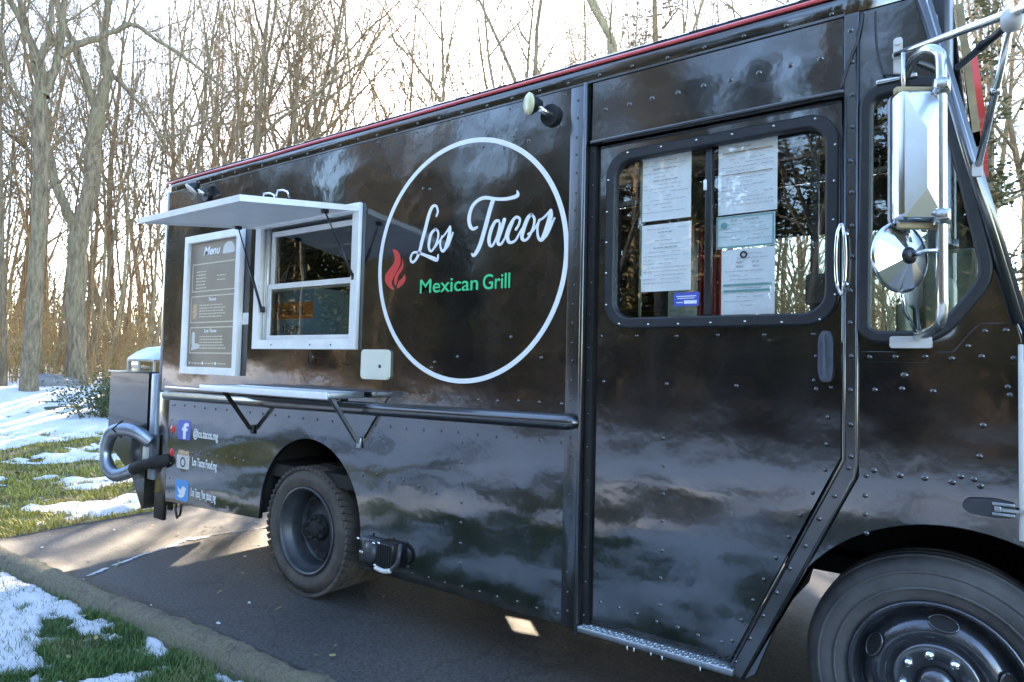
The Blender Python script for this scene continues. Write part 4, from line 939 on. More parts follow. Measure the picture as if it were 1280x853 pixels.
# ------------------------------------------------------------------ wheels
def tyre_mesh(mb, c, R_, rb, w, ax=(0, 1, 0)):
    p = [(rb, .012), (rb + .018, 0.0), (rb + .05, -.006), ((rb + R_) / 2 + .01, -.012), (R_ - .045, -.006), (R_ - .018, .008), (R_ - .004, .028), (R_, .05), (R_, w - .05), (R_ - .004, w - .028), (R_ - .045, w + .006), (rb, w - .01)]
    mb.lathe(p, c, ax, 56)
def wheel(name, x, y, z, lug, dish, label):
    w = empty(name, Vector((x, y, z)) - OFF[T.name]); w.parent = T; w['label'] = label
    R_ = .415 if not lug else .405; W = .22
    t = MB(); tyre_mesh(t, (0, 0, 0), R_ - (.012 if lug else 0), .268, W)
    tyre = link('tyre', t.mesh('tyre', M['tyre_dusty' if lug else 'tyre']), w)
    g = MB()
    if lug:
        for k in range(56):
            for q in range(3):
                a = 2 * pi * (k + .5 * (q % 2)) / 56; yc = [.030, W / 2, W - .030][q]
                mt = Matrix.Rotation(-a, 4, 'Y') @ Matrix.Translation((R_ - .012, yc, 0)) @ Matrix.Rotation(.35 * (1 if q % 2 else -1), 4, 'X')
                g.box(-.014, .0055, -.033, .033, -.0175, .0155, 0, mt)
        link('tread_blocks', g.mesh('tread_blocks', M['tyre_dusty']), w, kind='stuff')
    else:
        for yy in (.06, .11, .16): g.lathe([(R_ - .006, yy - .019), (R_ + .005, yy - .017), (R_ + .005, yy + .017), (R_ - .006, yy + .019)], (0, 0, 0), (0, 1, 0), 56)
        g.lathe([(R_ - .05, -.0055), (R_ - .047, -.011), (R_ - .040, -.0085), (R_ - .036, -.003)], (0, 0, 0), (0, 1, 0), 56); g.lathe([(.312, -.0085), (.315, -.0145), (.320, -.0125), (.322, -.009)], (0, 0, 0), (0, 1, 0), 56)
        link('tread_ribs', g.mesh('tread_ribs', M['tyre']), w)
    rm = 'rim_grey' if lug else 'rim'
    r = MB()
    if lug:    # deep dish, disc far inside
        r.lathe([(.262, .02), (.274, .004), (.270, -.006), (.258, -.004), (.250, .012), (.246, .05), (.232, .062), (.228, .09), (.226, .150)], (0, 0, 0), (0, 1, 0), 48)
        disc = [(.226, .150), (.215, .165), (.19, .158), (.13, .128), (.105, .118), (.07, .118), (.0, .118)]; hr, hy, hs = .165, .142, (.044, .037)
    else:      # crowned disc, nearly flush
        r.lathe([(.262, .02), (.274, .004), (.272, -.008), (.262, -.010), (.254, .004), (.250, .03), (.243, .048), (.236, .052)], (0, 0, 0), (0, 1, 0), 48)
        disc = [(.236, .052), (.228, .045), (.205, .016), (.180, .000), (.158, -.004), (.150, .004), (.145, .012), (.128, .012), (0, .012)]; hr, hy, hs = .203, .012, (.042, .026)
    r.lathe(disc[:-2] + [(disc[-2][0], disc[-2][1])], (0, 0, 0), (0, 1, 0), 48)
    rim = link('rim', r.mesh('rim', M[rm]), w)
    hn = 5 if not lug else 5
    for k in range(hn):
        hm = MB()
        a = 2 * pi * k / hn + (1.47 if not lug else .9); c = Vector((cos(a), 0, sin(a))); tn = Vector((-sin(a), 0, cos(a)))
        if lug: ax2 = Vector((0, -1, 0)) - c * .5
        else: ax2 = Vector((0, -1, 0)) + c * .75
        ax2.normalize(); b = tn.cross(ax2); ce = c * hr + Vector((0, hy, 0)) + ax2 * .004; n = 18
        vs = [ce + tn * hs[0] * cos(2 * pi * j / n) + b * hs[1] * sin(2 * pi * j / n) for j in range(n)] + [ce - ax2 * .03 + tn * hs[0] * .9 * cos(2 * pi * j / n) + b * hs[1] * .9 * sin(2 * pi * j / n) for j in range(n)]
        hm.add(vs[:n], [tuple(range(n))])
        link('hole_shade_disc', hm.mesh('hole_shade_disc', M['under']), w)  # flat black disc on the rim stands for the shaded hole
        lipm = [ce + ax2 * .001 + tn * hs[0] * 1.05 * cos(2 * pi * j / n) + b * hs[1] * 1.07 * sin(2 * pi * j / n) for j in range(n + 1)]
        r2 = MB(); r2.tube(lipm, .004, 5); link('hole_rim', r2.mesh('hole_rim', M[rm]), w)
    h = MB(); y0 = disc[-2][1]
    if lug: h.lathe([(.085, y0), (.083, y0 - .02), (.07, y0 - .030), (.055, y0 - .032), (.052, y0 - .05), (.04, y0 - .055), (.0, y0 - .055)], (0, 0, 0), (0, 1, 0), 28)
    else: h.lathe([(.132, y0 + .002), (.130, y0 - .010), (.122, y0 - .014), (.062, y0 - .012), (.060, y0 + .01), (.054, y0 + .012), (.050, y0 - .02), (.042, y0 - .034), (.0, y0 - .036)], (0, 0, 0), (0, 1, 0), 32)
    link('hub', h.mesh('hub', M['under' if lug else 'hubmetal']), w)
    nr = .098 if not lug else .07
    nut = MB(); nut.lathe([(.0155, .0), (.0155, .016), (.011, .018), (.0085, .026), (0, .027)], (0, 0, 0), (0, -1, 0), 8); nme = nut.mesh('lug_nut', M['chrome' if not lug else 'under'])
    for k in range(8):
        a = 2 * pi * k / 8 + .2; link('lug_nut', nme, w, (nr * cos(a), y0 - (.012 if not lug else .030), nr * sin(a)))
    return w
wheel('front_wheel', 2.075, .085, .412, False, 0, 'front wheel with smooth grey tyre and dark polished steel rim')
wheel('rear_wheel', -1.255, .022, .402, True, 1, 'rear wheel with chunky dusty tread and deep dished grey rim')
wheel('rear_wheel', -1.255, .285, .402, True, 1, 'inner rear wheel half hidden behind the outer one')
for nm, x, y, lg in (('front_wheel', 2.075, TW - .30, False), ('rear_wheel', -1.255, TW - .25, True)):
    mb = MB(); mb.lathe([(.0, 0), (.27, .01), (.27, 0), (.39, -.005), (.41, .04), (.41, .19), (.39, .225), (.27, .22), (0, .21)], (x, y, .41), (0, 1, 0), 40); P(nm, mb, 'tyre', None, None, 'wheel on the far side, dim under the truck')

# ------------------------------------------------------------------ serving window, awning, shelf
wf = P('service_window_frame', plate('service_window_frame', [(-1.822, 1.538), (-.788, 1.538), (-.788, 2.40), (-1.822, 2.40)], [[(-1.768, 1.592), (-.842, 1.592), (-.842, 2.348), (-1.768, 2.348)]], -.030, -.003, 'alup', .003), 'alup')
mb = MB(); mb.box(-1.775, -1.770, -.003, .10, 1.585, 2.355); mb.box(-.840, -.835, -.003, .10, 1.585, 2.355); mb.box(-1.77, -.84, -.003, .10, 1.585, 1.590); mb.box(-1.77, -.84, -.003, .10, 2.350, 2.355); mb.box(-1.768, -1.738, .012, .05, 1.592, 2.348, .003)
P('window_jamb', mb, 'alu', wf)
ring2 = lambda n_, x0, x1, z0, z1, w_, y0, y1: P(n_, plate(n_, [(x0, z0), (x1, z0), (x1, z1), (x0, z1)], [[(x0 + w_, z0 + w_), (x1 - w_, z0 + w_), (x1 - w_, z1 - w_), (x0 + w_, z1 - w_)]], y0, y1, 'alup', .002), 'alup', wf)
ring2('upper_sash', -1.725, -.843, 1.925, 2.325, .030, .030, .055); ring2('lower_sash', -1.725, -.843, 1.594, 1.968, .030, .012, .0285)
mb = MB(); mb.box(-1.70, -.87, .040, .044, 1.95, 2.30); P('upper_pane', mb, 'glassd', wf)
mb = MB(); mb.box(-1.70, -.87, .018, .022, 1.62, 1.942); P('lower_pane', mb, 'glassd', wf)
mb = MB(); mb.box(-1.82, -.79, -.040, .03, 2.352, 2.392, .004); P('window_head', mb, 'alup', wf)
# kitchen inside
mb = MB(); mb.box(-3.0, .55, 1.6, 2.1, 1.25, 1.55, .02); mb.box(-3.0, .55, 1.75, 2.1, 1.9, 2.5, .02); P('kitchen_counter', mb, 'cabin')
# awning lid
hinge = Vector((0, -.035, 2.352)); out = Vector((0, -.795, 2.248)); ed = (out - hinge).normalized(); nn = Vector((0, -ed.z, ed.y)); nn = nn if nn.z > 0 else -nn; Ld = (out - hinge).length
def lid(mb, x0, x1, s0, s1, h0, h1):
    vs = []
    for x in (x0, x1):
        for s in (s0, s1):
            for h in (h0, h1): p = hinge + ed * s + nn * h; vs.append((x, p.y, p.z))
    mb.add(vs, [(0, 1, 3, 2), (4, 6, 7, 5), (0, 4, 5, 1), (2, 3, 7, 6), (0, 2, 6, 4), (1, 5, 7, 3)])
mb = MB(); lid(mb, -1.80, -.80, .015, Ld - .012, .004, .022); A = P('awning', mb, 'lid')
for nm, args in (('lid_rim', (-1.822, -1.800, 0, Ld, -.006, .026)), ('lid_rim', (-.800, -.778, 0, Ld, -.006, .026)), ('lid_rim', (-1.7995, -.8005, Ld - .022, Ld, -.006, .026)), ('lid_rim', (-1.7995, -.8005, 0, .022, -.006, .026))):
    mb = MB(); lid(mb, *args); P(nm, mb, 'alup', A)
mb = MB(); lid(mb, -1.69, -.95, .004, Ld - .05, .0262, .029); P('lid_skin', mb, 'bluegrey', A)
mb = MB(); mb.tube([(-1.815, -.022, 2.358), (-.785, -.022, 2.358)], .010, 8); P('awning_hinge', mb, 'alu', A)
for x in (-.93, -1.05): 
    p = hinge + ed * (Ld - .25 + (x + 1) * 0) + nn * .036; mb = MB(); mb.tube([(x + .12, p.y - .02, p.z), (x + .13, p.y - .02, p.z + .03), (x + .15, p.y, p.z + .035), (x + .16, p.y + .02, p.z + .028), (x + .165, p.y + .03, p.z)], .005, 6); P('lid_latch', mb, 'chrome', A)
for top, bot in (((-.87, -.21, 2.322), (-.825, -.028, 1.965)), ((-1.775, -.19, 2.324), (-1.735, -.024, 1.80))):
    t_, b_ = Vector(top), Vector(bot); mb = MB(); mi = t_.lerp(b_, .48); mb.tube([t_, mi], .0045, 8); mb.tube([mi, b_], .0085, 8); mb.box(t_.x - .014, t_.x + .014, t_.y - .02, t_.y + .02, t_.z - .012, t_.z + .012, .004); mb.box(b_.x - .012, b_.x + .012, b_.y - .005, b_.y + .02, b_.z - .02, b_.z + .02, .004); P('gas_strut', mb, 'blk', A)
# fold-down shelf
S = MB(); S.box(-1.955, -.705, -.288, -.045, 1.281, 1.287); shelf = P('serving_shelf', S, 'lid')
mb = MB(); mb.box(-1.97, -.69, -.303, -.288, 1.254, 1.292, .003); P('shelf_front_edge', mb, 'alup', shelf)
mb = MB(); mb.box(-.705, -.690, -.2875, -.03, 1.256, 1.291, .003); mb.box(-1.970, -1.955, -.2875, -.03, 1.256, 1.291, .003); mb.box(-1.9545, -.7055, -.045, -.03, 1.256, 1.291, .003); P('shelf_end_edge', mb, 'steel', shelf)
for x in (-1.80, -.735):
    mb = MB(); e0, e1, e2 = Vector((x, -.235, 1.275)), Vector((x - .01, -.016, 1.0)), Vector((x, -.012, 1.235))
    for a_, b_, w_ in ((e0, e1, .011),):
        dd = (b_ - a_); L = dd.length; q = dd.to_track_quat('Z', 'Y').to_matrix().to_4x4(); q.translation = a_
        mb.box(-w_, w_, -.004, .004, -.01, L + .01, 0, q); mb.box(-w_, -w_ + .004, -.016, -.0041, 0, L, 0, q); mb.box(w_ - .004, w_, -.016, -.0041, 0, L, 0, q)
    mb.box(x - .028, x + .008, -.016, -.002, .965, 1.025, .003); mb.tube([(x - .016, -.235, 1.268), (x + .016, -.235, 1.268)], .010, 8)
    P('shelf_bracket', mb, 'steel' if x > -1 else 'blk', shelf)
# lamps on the side
for x, z, yaw in ((.475, 2.685, -1.05), (-2.56, 2.712, -1.2)):
    l0 = MB(); l0.cyl((x + .055, -.004, z - .03), .052, .018, n=20); L = P('flood_lamp', l0, 'blk')
    mb = MB(); mb.tube([(x + .055, -.02, z - .03), (x + .035, -.05, z - .015), (x + .01, -.07, z + .005)], [.018, .015, .018], 10); P('lamp_arm', mb, 'chrome', L)
    ax = Vector((-.50, -.85, -.10)) if x > 0 else Vector((-.35, -.55, -.82))
    c = Vector((x - .005, -.085, z + .012)); mb = MB(); mb.lathe([(0, -.055), (.022, -.05), (.036, -.02), (.048, .0), (.050, .012)], c, ax, 22); P('lamp_head', mb, 'blk', L)
    mb = MB(); mb.lathe([(.050, .010), (.052, .016), (.044, .024), (.02, .030), (.0, .031)], c, ax, 22); P('lamp_lens', mb, 'lens' if x > 0 else 'tan', L)
# shore power inlet
mb = MB(); mb.prism(rrect(-.738, -.512, 1.365, 1.535, .025), -.022, -.003); inl = P('power_inlet_cover', mb, 'cream')
mb = MB(); mb.prism(rrect(-.726, -.524, 1.377, 1.523, .018), -.025, -.0222); P('inlet_lid', mb, 'cream', inl)
mb = MB(); mb.cyl((-.575, -.0252, 1.44), .010, .003, n=12); P('inlet_lock', mb, 'rim_grey', inl)
mb = MB(); mb.prism(rrect(-2.005, -1.915, 1.705, 1.785, .006), -.0050, -.0032); P('blank_sticker', mb, 'white')

# ------------------------------------------------------------------ graphics on the side
def ringdecal(cx, cz, r0, r1, y0, y1, n=96):
    mb = MB(); vs = []
    for j in range(n):
        a = 2 * pi * j / n
        for r_, y in ((r0, y1), (r0, y0), (r1, y0), (r1, y1)): vs.append((cx + r_ * cos(a), y, cz + r_ * sin(a)))
    mb.add(vs, [(4 * j + q, 4 * j + q + 1, 4 * ((j + 1) % n) + q + 1, 4 * ((j + 1) % n) + q) for j in range(n) for q in range(3)]); return mb
P('ring_decal', ringdecal(.004, 2.0, .613, .638, -.0052, -.0032), 'white')
STROKES = [([(-0.194, 2.256), (-0.185, 2.279), (-0.195, 2.307), (-0.214, 2.315), (-0.234, 2.3), (-0.253, 2.26), (-0.274, 2.193), (-0.298, 2.121), (-0.314, 2.069), (-0.334, 2.036), (-0.357, 2.019), (-0.375, 2.025), (-0.378, 2.048), (-0.364, 2.068), (-0.338, 2.072), (-0.311, 2.065), (-0.268, 2.049), (-0.227, 2.034), (-0.2, 2.024), (-0.18, 2.017), (-0.174, 2.045)], [0.0072, 0.0072, 0.0072, 0.0084, 0.012, 0.0132, 0.0132, 0.0132, 0.012, 0.0096, 0.0084, 0.0072, 0.0072, 0.0072, 0.0072, 0.0084, 0.0096, 0.012, 0.0132, 0.0096, 0.0048]), ([(-0.198, 2.186), (-0.229, 2.162), (-0.243, 2.115), (-0.241, 2.083), (-0.225, 2.068), (-0.2, 2.09), (-0.181, 2.127), (-0.178, 2.166), (-0.198, 2.186)], [0.0084, 0.0108, 0.0108, 0.0084, 0.0072, 0.0072, 0.0072, 0.0072, 0.0072]), ([(-0.2, 2.086), (-0.177, 2.107), (-0.161, 2.125), (-0.128, 2.152), (-0.095, 2.187)], [0.006, 0.0048, 0.0048, 0.006, 0.0072]), ([(-0.095, 2.187), (-0.097, 2.149), (-0.114, 2.095), (-0.136, 2.062), (-0.154, 2.073), (-0.161, 2.108), (-0.15, 2.143)], [0.0084, 0.0132, 0.0132, 0.0096, 0.0072, 0.006, 0.0048]), ([(-0.136, 2.062), (-0.103, 2.09), (-0.073, 2.154)], [0.0072, 0.0072, 0.0048]), ([(0.09, 2.165), (0.064, 2.159), (0.042, 2.179), (0.035, 2.222), (0.051, 2.271), (0.086, 2.301), (0.135, 2.312), (0.204, 2.297), (0.26, 2.289), (0.306, 2.289), (0.342, 2.297), (0.339, 2.32)], [0.0072, 0.0096, 0.012, 0.0132, 0.012, 0.0108, 0.0108, 0.0096, 0.0096, 0.0108, 0.012, 0.0036]), ([(0.19, 2.295), (0.166, 2.229), (0.14, 2.146), (0.114, 2.075), (0.089, 2.034), (0.071, 2.021), (0.059, 2.031)], [0.0144, 0.0144, 0.0144, 0.0144, 0.0132, 0.0096, 0.0048]), ([(0.229, 2.183), (0.207, 2.181), (0.183, 2.145), (0.17, 2.096), (0.177, 2.065), (0.195, 2.063), (0.218, 2.099), (0.232, 2.14), (0.236, 2.172)], [0.0084, 0.0096, 0.012, 0.012, 0.0096, 0.0072, 0.0072, 0.0072, 0.006]), ([(0.264, 2.185), (0.248, 2.139), (0.228, 2.091), (0.231, 2.066), (0.25, 2.066), (0.271, 2.094)], [0.012, 0.012, 0.012, 0.0096, 0.0072, 0.0048]), ([(0.271, 2.094), (0.287, 2.134), (0.312, 2.17), (0.337, 2.189), (0.358, 2.178), (0.354, 2.152), (0.337, 2.129)], [0.0048, 0.0072, 0.0096, 0.0084, 0.0072, 0.0072, 0.0084]), ([(0.316, 2.17), (0.288, 2.113), (0.289, 2.08), (0.306, 2.066), (0.336, 2.075), (0.36, 2.11), (0.377, 2.132)], [0.0096, 0.012, 0.0108, 0.0084, 0.0072, 0.006, 0.0048]), ([(0.427, 2.192), (0.405, 2.174), (0.381, 2.121), (0.374, 2.084), (0.391, 2.069), (0.415, 2.083), (0.439, 2.126), (0.445, 2.169), (0.427, 2.192)], [0.0084, 0.012, 0.0132, 0.0108, 0.0072, 0.0072, 0.0072, 0.0072, 0.0072]), ([(0.411, 2.098), (0.439, 2.112), (0.467, 2.147), (0.473, 2.159), (0.495, 2.166), (0.538, 2.198)], [0.006, 0.006, 0.0048, 0.006, 0.006, 0.0072]), ([(0.538, 2.198), (0.536, 2.169), (0.52, 2.117), (0.497, 2.07), (0.481, 2.063), (0.468, 2.082), (0.464, 2.123), (0.475, 2.159)], [0.0096, 0.0156, 0.0168, 0.0132, 0.0084, 0.0072, 0.006, 0.0048]), ([(0.481, 2.063), (0.517, 2.082), (0.56, 2.16)], [0.0072, 0.0084, 0.0048])]
words = (('lettering', (0, 1, 2, 3, 4), 'white script word Los'), ('lettering', tuple(range(5, 15)), 'white script word Tacos'))
for nm, ids, lab in words:
    mb = MB()
    for i in ids: ribbon(mb, STROKES[i][0], [w_ * .86 for w_ in STROKES[i][1]], -.0052 - .00012 * i, -.0032)
    P(nm, mb, 'white', None, None, lab)
for w_, xa, xb in (('Mexican', -.300, .106), ('Grill', .138, .308)): P('lettering', text_mesh('lettering', w_, xa, xb, 1.843, .079, -.0045, 'green', 0, .0008, .006), 'green', None, None, 'green word ' + w_)
FL = [[(-0.517, 2.105), (-0.492, 2.096), (-0.470, 2.075), (-0.458, 2.047), (-0.46, 2.01), (-0.489, 1.969), (-0.518, 1.928), (-0.521, 1.903), (-0.502, 1.874), (-0.538, 1.885), (-0.57, 1.918), (-0.576, 1.956), (-0.551, 1.986), (-0.513, 2.02), (-0.503, 2.057), (-0.521, 2.096)],
      [(-0.444, 2.043), (-0.435, 2.015), (-0.438, 1.984), (-0.471, 1.949), (-0.486, 1.898), (-0.5, 1.914), (-0.497, 1.951), (-0.464, 1.986), (-0.443, 2.015)],
      [(-0.424, 1.953), (-0.414, 1.934), (-0.426, 1.904), (-0.472, 1.879), (-0.477, 1.891), (-0.465, 1.918), (-0.436, 1.935)]]
mb = MB()
for q, f in enumerate(FL):
    k = len(f); sm = []
    for i in range(k):
        p0, p1, p2, p3 = [Vector(f[(i + o) % k]) for o in (-1, 0, 1, 2)]
        for t in (0, .33, .66): sm.append(tuple(0.5 * ((2 * p1) + (p2 - p0) * t + (2 * p0 - 5 * p1 + 4 * p2 - p3) * t * t + (3 * p1 - p0 - 3 * p2 + p3) * t ** 3)))
    me_ = plate('flame_decal', sm, [], -.0052, -.0032, 'red'); o0 = len(mb.v); mb.v += [v.co[:] for v in me_.vertices]; mb.f += [tuple(i + o0 for i in p.vertices) for p in me_.polygons]; mb.sm += [False] * len(me_.polygons); bpy.data.meshes.remove(me_)
P('flame_decal', mb, 'red')
# social media rows
for z0, z1, mt_, txt, tz in ((.852, .998, 'blueicon', '@los.tacos.mg', .885), (.636, .742, 'tan', 'Los Tacos Food.mg', .675), (.398, .552, 'skyicon', 'Los Tacos_Mex_tacos_mg', .452)):
    mb = MB(); mb.prism(rrect(-2.785, -2.605, z0, z1, .02), -.0022, -.0004); ic = P('social_icon', mb, mt_)
    cx, cz = -2.695, (z0 + z1) / 2; hh = (z1 - z0)
    if mt_ == 'blueicon': P('icon_letter', text_mesh('icon_letter', 'f', cx - .028, cx + .060, z0 + .012, hh * .80, -.0030, 'white', 0, .0006, .03), 'white', ic)
    elif mt_ == 'tan':
        mb = ringdecal(cx, cz - .004, .026, .038, -.0036, -.0022, 32); P('icon_camera_ring', mb, 'rim_grey', ic); mb = MB(); mb.cyl((cx + .062, -.0022, z1 - .022), .008, .0012, n=10); mb.prism(rrect(-2.775, -2.615, z1 - .004, z1 + .03, .008), -.0022, -.0004); P('icon_top_band', mb, 'menufood', ic)
    else:
        bird = [(-.062, .030), (-.035, .012), (-.004, .004), (-.002, .022), (.016, .036), (.036, .032), (.046, .026), (.060, .032), (.052, .018), (.064, .014), (.050, .004), (.046, -.020), (.030, -.040), (.006, -.050), (-.030, -.050), (-.062, -.036), (-.034, -.032), (-.022, -.026), (-.044, -.014), (-.036, -.014), (-.056, .008), (-.046, .006)]
        P('icon_bird', plate('icon_bird', [(cx + a * 1.0, cz + b * 1.0 - .004) for a, b in bird], [], -.0036, -.0022, 'white'), 'white', ic)
    P('lettering', text_mesh('lettering', txt, -2.565, -2.235, tz, .062, -.0012, 'white', 0, .0006, .012), 'white', None, None, 'small white line of social media lettering')
for z in (.918, .742): 
    mb = MB(); mb.lathe([(.001, .012), (.020, .010), (.030, .003), (.031, 0)], (-2.865, 0, z), (0, -1, 0), 18); P('red_reflector', mb, 'reflect')

# ------------------------------------------------------------------ rear: generator, hose, mud flap; valve by the wheel
mb = MB(); mb.prism([(-3.95, .70), (-3.95, 1.332), (-3.275, 1.338), (-3.275, .28), (-3.30, .25), (-3.50, .50), (-3.80, .66)], .0, .72); gen = P('generator_box', mb, 'gen')
mb = MB(); mb.box(-3.98, -3.262, -.012, .74, 1.333, 1.347, .004); P('box_lid', mb, 'gen', gen)
mb = MB(); mb.box(-3.222, -3.135, -.004, .70, .50, 1.335, .004); P('generator_frame', mb, 'bluegrey', gen)
mb = MB(); mb.box(-3.26, -3.226, .01, .66, .5, 1.30); P('dark_gap_sheet', mb, 'under', gen)
mb = MB(); mb.box(-3.86, -3.40, .10, .55, 1.348, 1.44, .006); dm = P('vent_body', mb, 'domeglass', gen)
mb = MB()
for x in (-3.86, -3.66, -3.40): mb.box(x - .008, x + .008, .092, .108, 1.348, 1.44); mb.box(x - .008, x + .008, .542, .558, 1.348, 1.44)
mb.box(-3.868, -3.392, .09, .56, 1.43, 1.446); P('vent_posts', mb, 'tan', dm)
mb = MB(); vs = []
pr = [(.31, .27, 0), (.30, .26, .018), (.24, .21, .065), (.16, .14, .105), (.06, .05, .118), (.0, .0, .12)]
for a_, b_, h_ in pr:
    for j in range(24):
        t = 2 * pi * j / 24; ex = .6; cx_, sy_ = cos(t), sin(t); vs.append((-3.63 + a_ * math.copysign(abs(cx_) ** ex, cx_), .325 + b_ * math.copysign(abs(sy_) ** ex, sy_), 1.447 + h_))
mb.add(vs, [(i * 24 + j, i * 24 + (j + 1) % 24, (i + 1) * 24 + (j + 1) % 24, (i + 1) * 24 + j) for i in range(5) for j in range(24)], True); mb.add(vs[:24], [tuple(range(23, -1, -1))]); P('vent_dome', mb, 'dome', dm)
def spline(pts, sub):
    Pv = [Vector(p) for p in pts]; out = []
    for i in range(len(Pv) - 1):
        p0, p1, p2, p3 = Pv[max(i - 1, 0)], Pv[i], Pv[i + 1], Pv[min(i + 2, len(Pv) - 1)]
        for t in range(sub): t /= sub; out.append(0.5 * ((2 * p1) + (p2 - p0) * t + (2 * p0 - 5 * p1 + 4 * p2 - p3) * t * t + (3 * p1 - p0 - 3 * p2 + p3) * t ** 3))
    return out + [Pv[-1]]
hp = spline([(-3.12, -.03, .80), (-3.22, -.10, .875), (-3.40, -.12, .885), (-3.60, -.12, .84), (-3.695, -.12, .70), (-3.65, -.12, .57), (-3.50, -.12, .515), (-3.34, -.11, .545), (-3.24, -.10, .585)], 16)
mb = MB(); mb.tube(hp, [.045 + .008 * (1 if i % 2 else -1) for i in range(len(hp))], 14); P('exhaust_hose', mb, 'hose', gen)
mb = MB(); mb.tube(spline([(-3.25, -.10, .583), (-3.12, -.09, .63), (-2.99, -.04, .66), (-2.94, .03, .68)], 5), [.047, .048, .05, .046, .043, .042, .04, .04, .05, .05, .05, .05, .05, .05, .05, .05], 12); mb.tube([(-3.42, -.12, .955), (-3.43, -.19, .89), (-3.42, -.12, .82)], .008, 6); P('hose_sleeve', mb, 'under', gen)
mb = MB(); mb.box(-3.135, -3.05, -.02, .0, .60, .86, .004); 
for z in (.64, .70, .76, .82): mb.cyl((-3.08, -.018, z), .012, .008, n=8)
P('hinge_plate', mb, 'rim_grey', gen)
mb = MB(); mb.box(-3.22, -3.19, -.05, -.01, .64, .76, .004); P('hose_bracket', mb, 'tan', gen)
mb = MB(); mb.box(-3.15, -3.0, .02, .05, .20, .50, .006); mb.box(-3.0, -2.95, .05, .075, .28, .50, .006); P('mud_flap', mb, 'blk')
mb = MB(); mb.tube([(-2.86, .06, .40), (-2.87, .05, .30), (-2.84, .05, .24), (-2.80, .05, .27), (-2.79, .06, .40)], .010, 6); P('tow_loop', mb, 'blk')
mb = MB(); mb.box(-.53, -.40, -.055, .05, .345, .475, .01); vv = P('fuel_pump', mb, 'blk')
mb = MB(); mb.lathe([(.0, .02), (.03, .02), (.05, .012), (.062, .0), (.062, -.09)], (-.595, -.045, .405), (-.35, -1, 0), 20); mb.box(-.675, -.515, -.035, .04, .335, .475, .015); P('pump_body', mb, 'rim_grey', vv)
mb = MB(); mb.box(-.642, -.612, -.075, -.066, .395, .412, .003)
for dx, dz in ((-.672, .468), (-.545, .462), (-.505, .470), (-.53, .345)): mb.lathe([(.0, .006), (.008, .004), (.010, 0)], (dx, -.058, dz), (0, -1, 0), 8)
P('pump_bolts', mb, 'bright', vv)
mb = MB(); mb.tube(spline([(-.372, -.02, .478), (-.352, -.05, .44), (-.356, -.06, .39), (-.39, -.065, .352)], 5), .011, 8); P('pump_pipe', mb, 'rim_grey', vv)
mb = MB(); mb.tube(spline([(-.40, -.066, .343), (-.45, -.07, .333), (-.515, -.066, .338)], 5), .013, 8); P('pump_hose', mb, 'tan', vv)
for i in range(7):
    x = -.518 + i * .018; mb = MB(); mb.box(x, x + .010, -.060, -.0552, .352, .468); P('cooling_fin', mb, 'blk', vv)

# ------------------------------------------------------------------ mirrors and hood latch
mir = P('side_mirror', (lambda b: b.tube(spline([(1.985, -.012, 2.475), (2.01, -.10, 2.475), (2.04, -.19, 2.475), (2.075, -.245, 2.47), (2.105, -.262, 2.445), (2.112, -.265, 2.40), (2.113, -.265, 2.2), (2.114, -.265, 1.75), (2.114, -.262, 1.66), (2.105, -.24, 1.61), (2.07, -.15, 1.592), (2.03, -.03, 1.588)], 5), .0155, 12) or b)(MB()), 'bright')
ang = radians(-33); ctr = Vector((2.052, -.268, 2.125)); mt = Matrix.Translation(ctr) @ Matrix.Rotation(-ang, 4, 'Z')      # local -y is the back, towards the viewer
def mprism(pl): mb = MB(); mb.add([mt @ Vector(v) for v in pl[0]], pl[1]); return mb
hw, hh2 = .071, .205
def rr3(y, ix, r): return [(x, y, z) for x, z in rrect(-hw + ix, hw - ix, -hh2 + ix, hh2 - ix, r, 4)]
L0, L1, L2 = rr3(.030, 0, .02), rr3(-.020, 0, .022), rr3(-.034, .014, .016); k = len(L0)
vs = L0 + L1 + L2
ridge = [(0, -.052, hh2 - .13), (0, -.052, -hh2 + .10)]
mb = MB(); mb.add([mt @ Vector(v) for v in vs], [(i, (i + 1) % k, k + (i + 1) % k, k + i) for i in range(k)] + [(k + i, k + (i + 1) % k, 2 * k + (i + 1) % k, 2 * k + i) for i in range(k)], True)
x1, z1 = hw - .014, hh2 - .014
q = [Vector((-x1, -.034, -z1)), Vector((x1, -.034, -z1)), Vector((x1, -.034, z1)), Vector((-x1, -.034, z1)), Vector(ridge[0]), Vector(ridge[1])]
mb.add([mt @ v for v in q], [(0, 1, 5), (2, 3, 4), (1, 2, 4, 5), (3, 0, 5, 4)]); P('mirror_back', mb, 'mirror', mir)
mb = MB(); mb.add([mt @ Vector(v) for v in rr3(.031, .004, .018)], [tuple(range(k))]); P('mirror_glass', mb, 'mirror', mir)
mb = MB(); mb.add([mt @ Vector(v) for v in rr3(.032, -.004, .022) + rr3(.018, -.004, .022)], [(i, k + i, k + (i + 1) % k, (i + 1) % k) for i in range(k)]); P('mirror_rim', mb, 'alu', mir)
mb = MB(); mb.box(-.07, .09, -.012, .012, hh2 - .004, hh2 + .016, .004, mt); P('mirror_clamp', mb, 'wood_edge', mir); mb = MB(); mb.box(-.06, .09, -.012, .012, -hh2 - .016, -hh2 + .004, .004, mt); P('mirror_clamp', mb, 'wood_edge', mir)
for z in (2.335, 1.935):
    mb = MB(); mb.lathe([(.0, -.022), (.024, -.022), (.024, .022), (.0, .022)], (2.113, -.265, z), (0, 0, 1), 14); mb.box(2.113 - .012, 2.113 + .02, -.295, -.262, z - .012, z + .012, .003); P('pole_clamp', mb, 'bright', mir)
c2 = Vector((2.005, -.262, 1.822)); ax2 = Vector((.80, -.60, .02)).normalized()
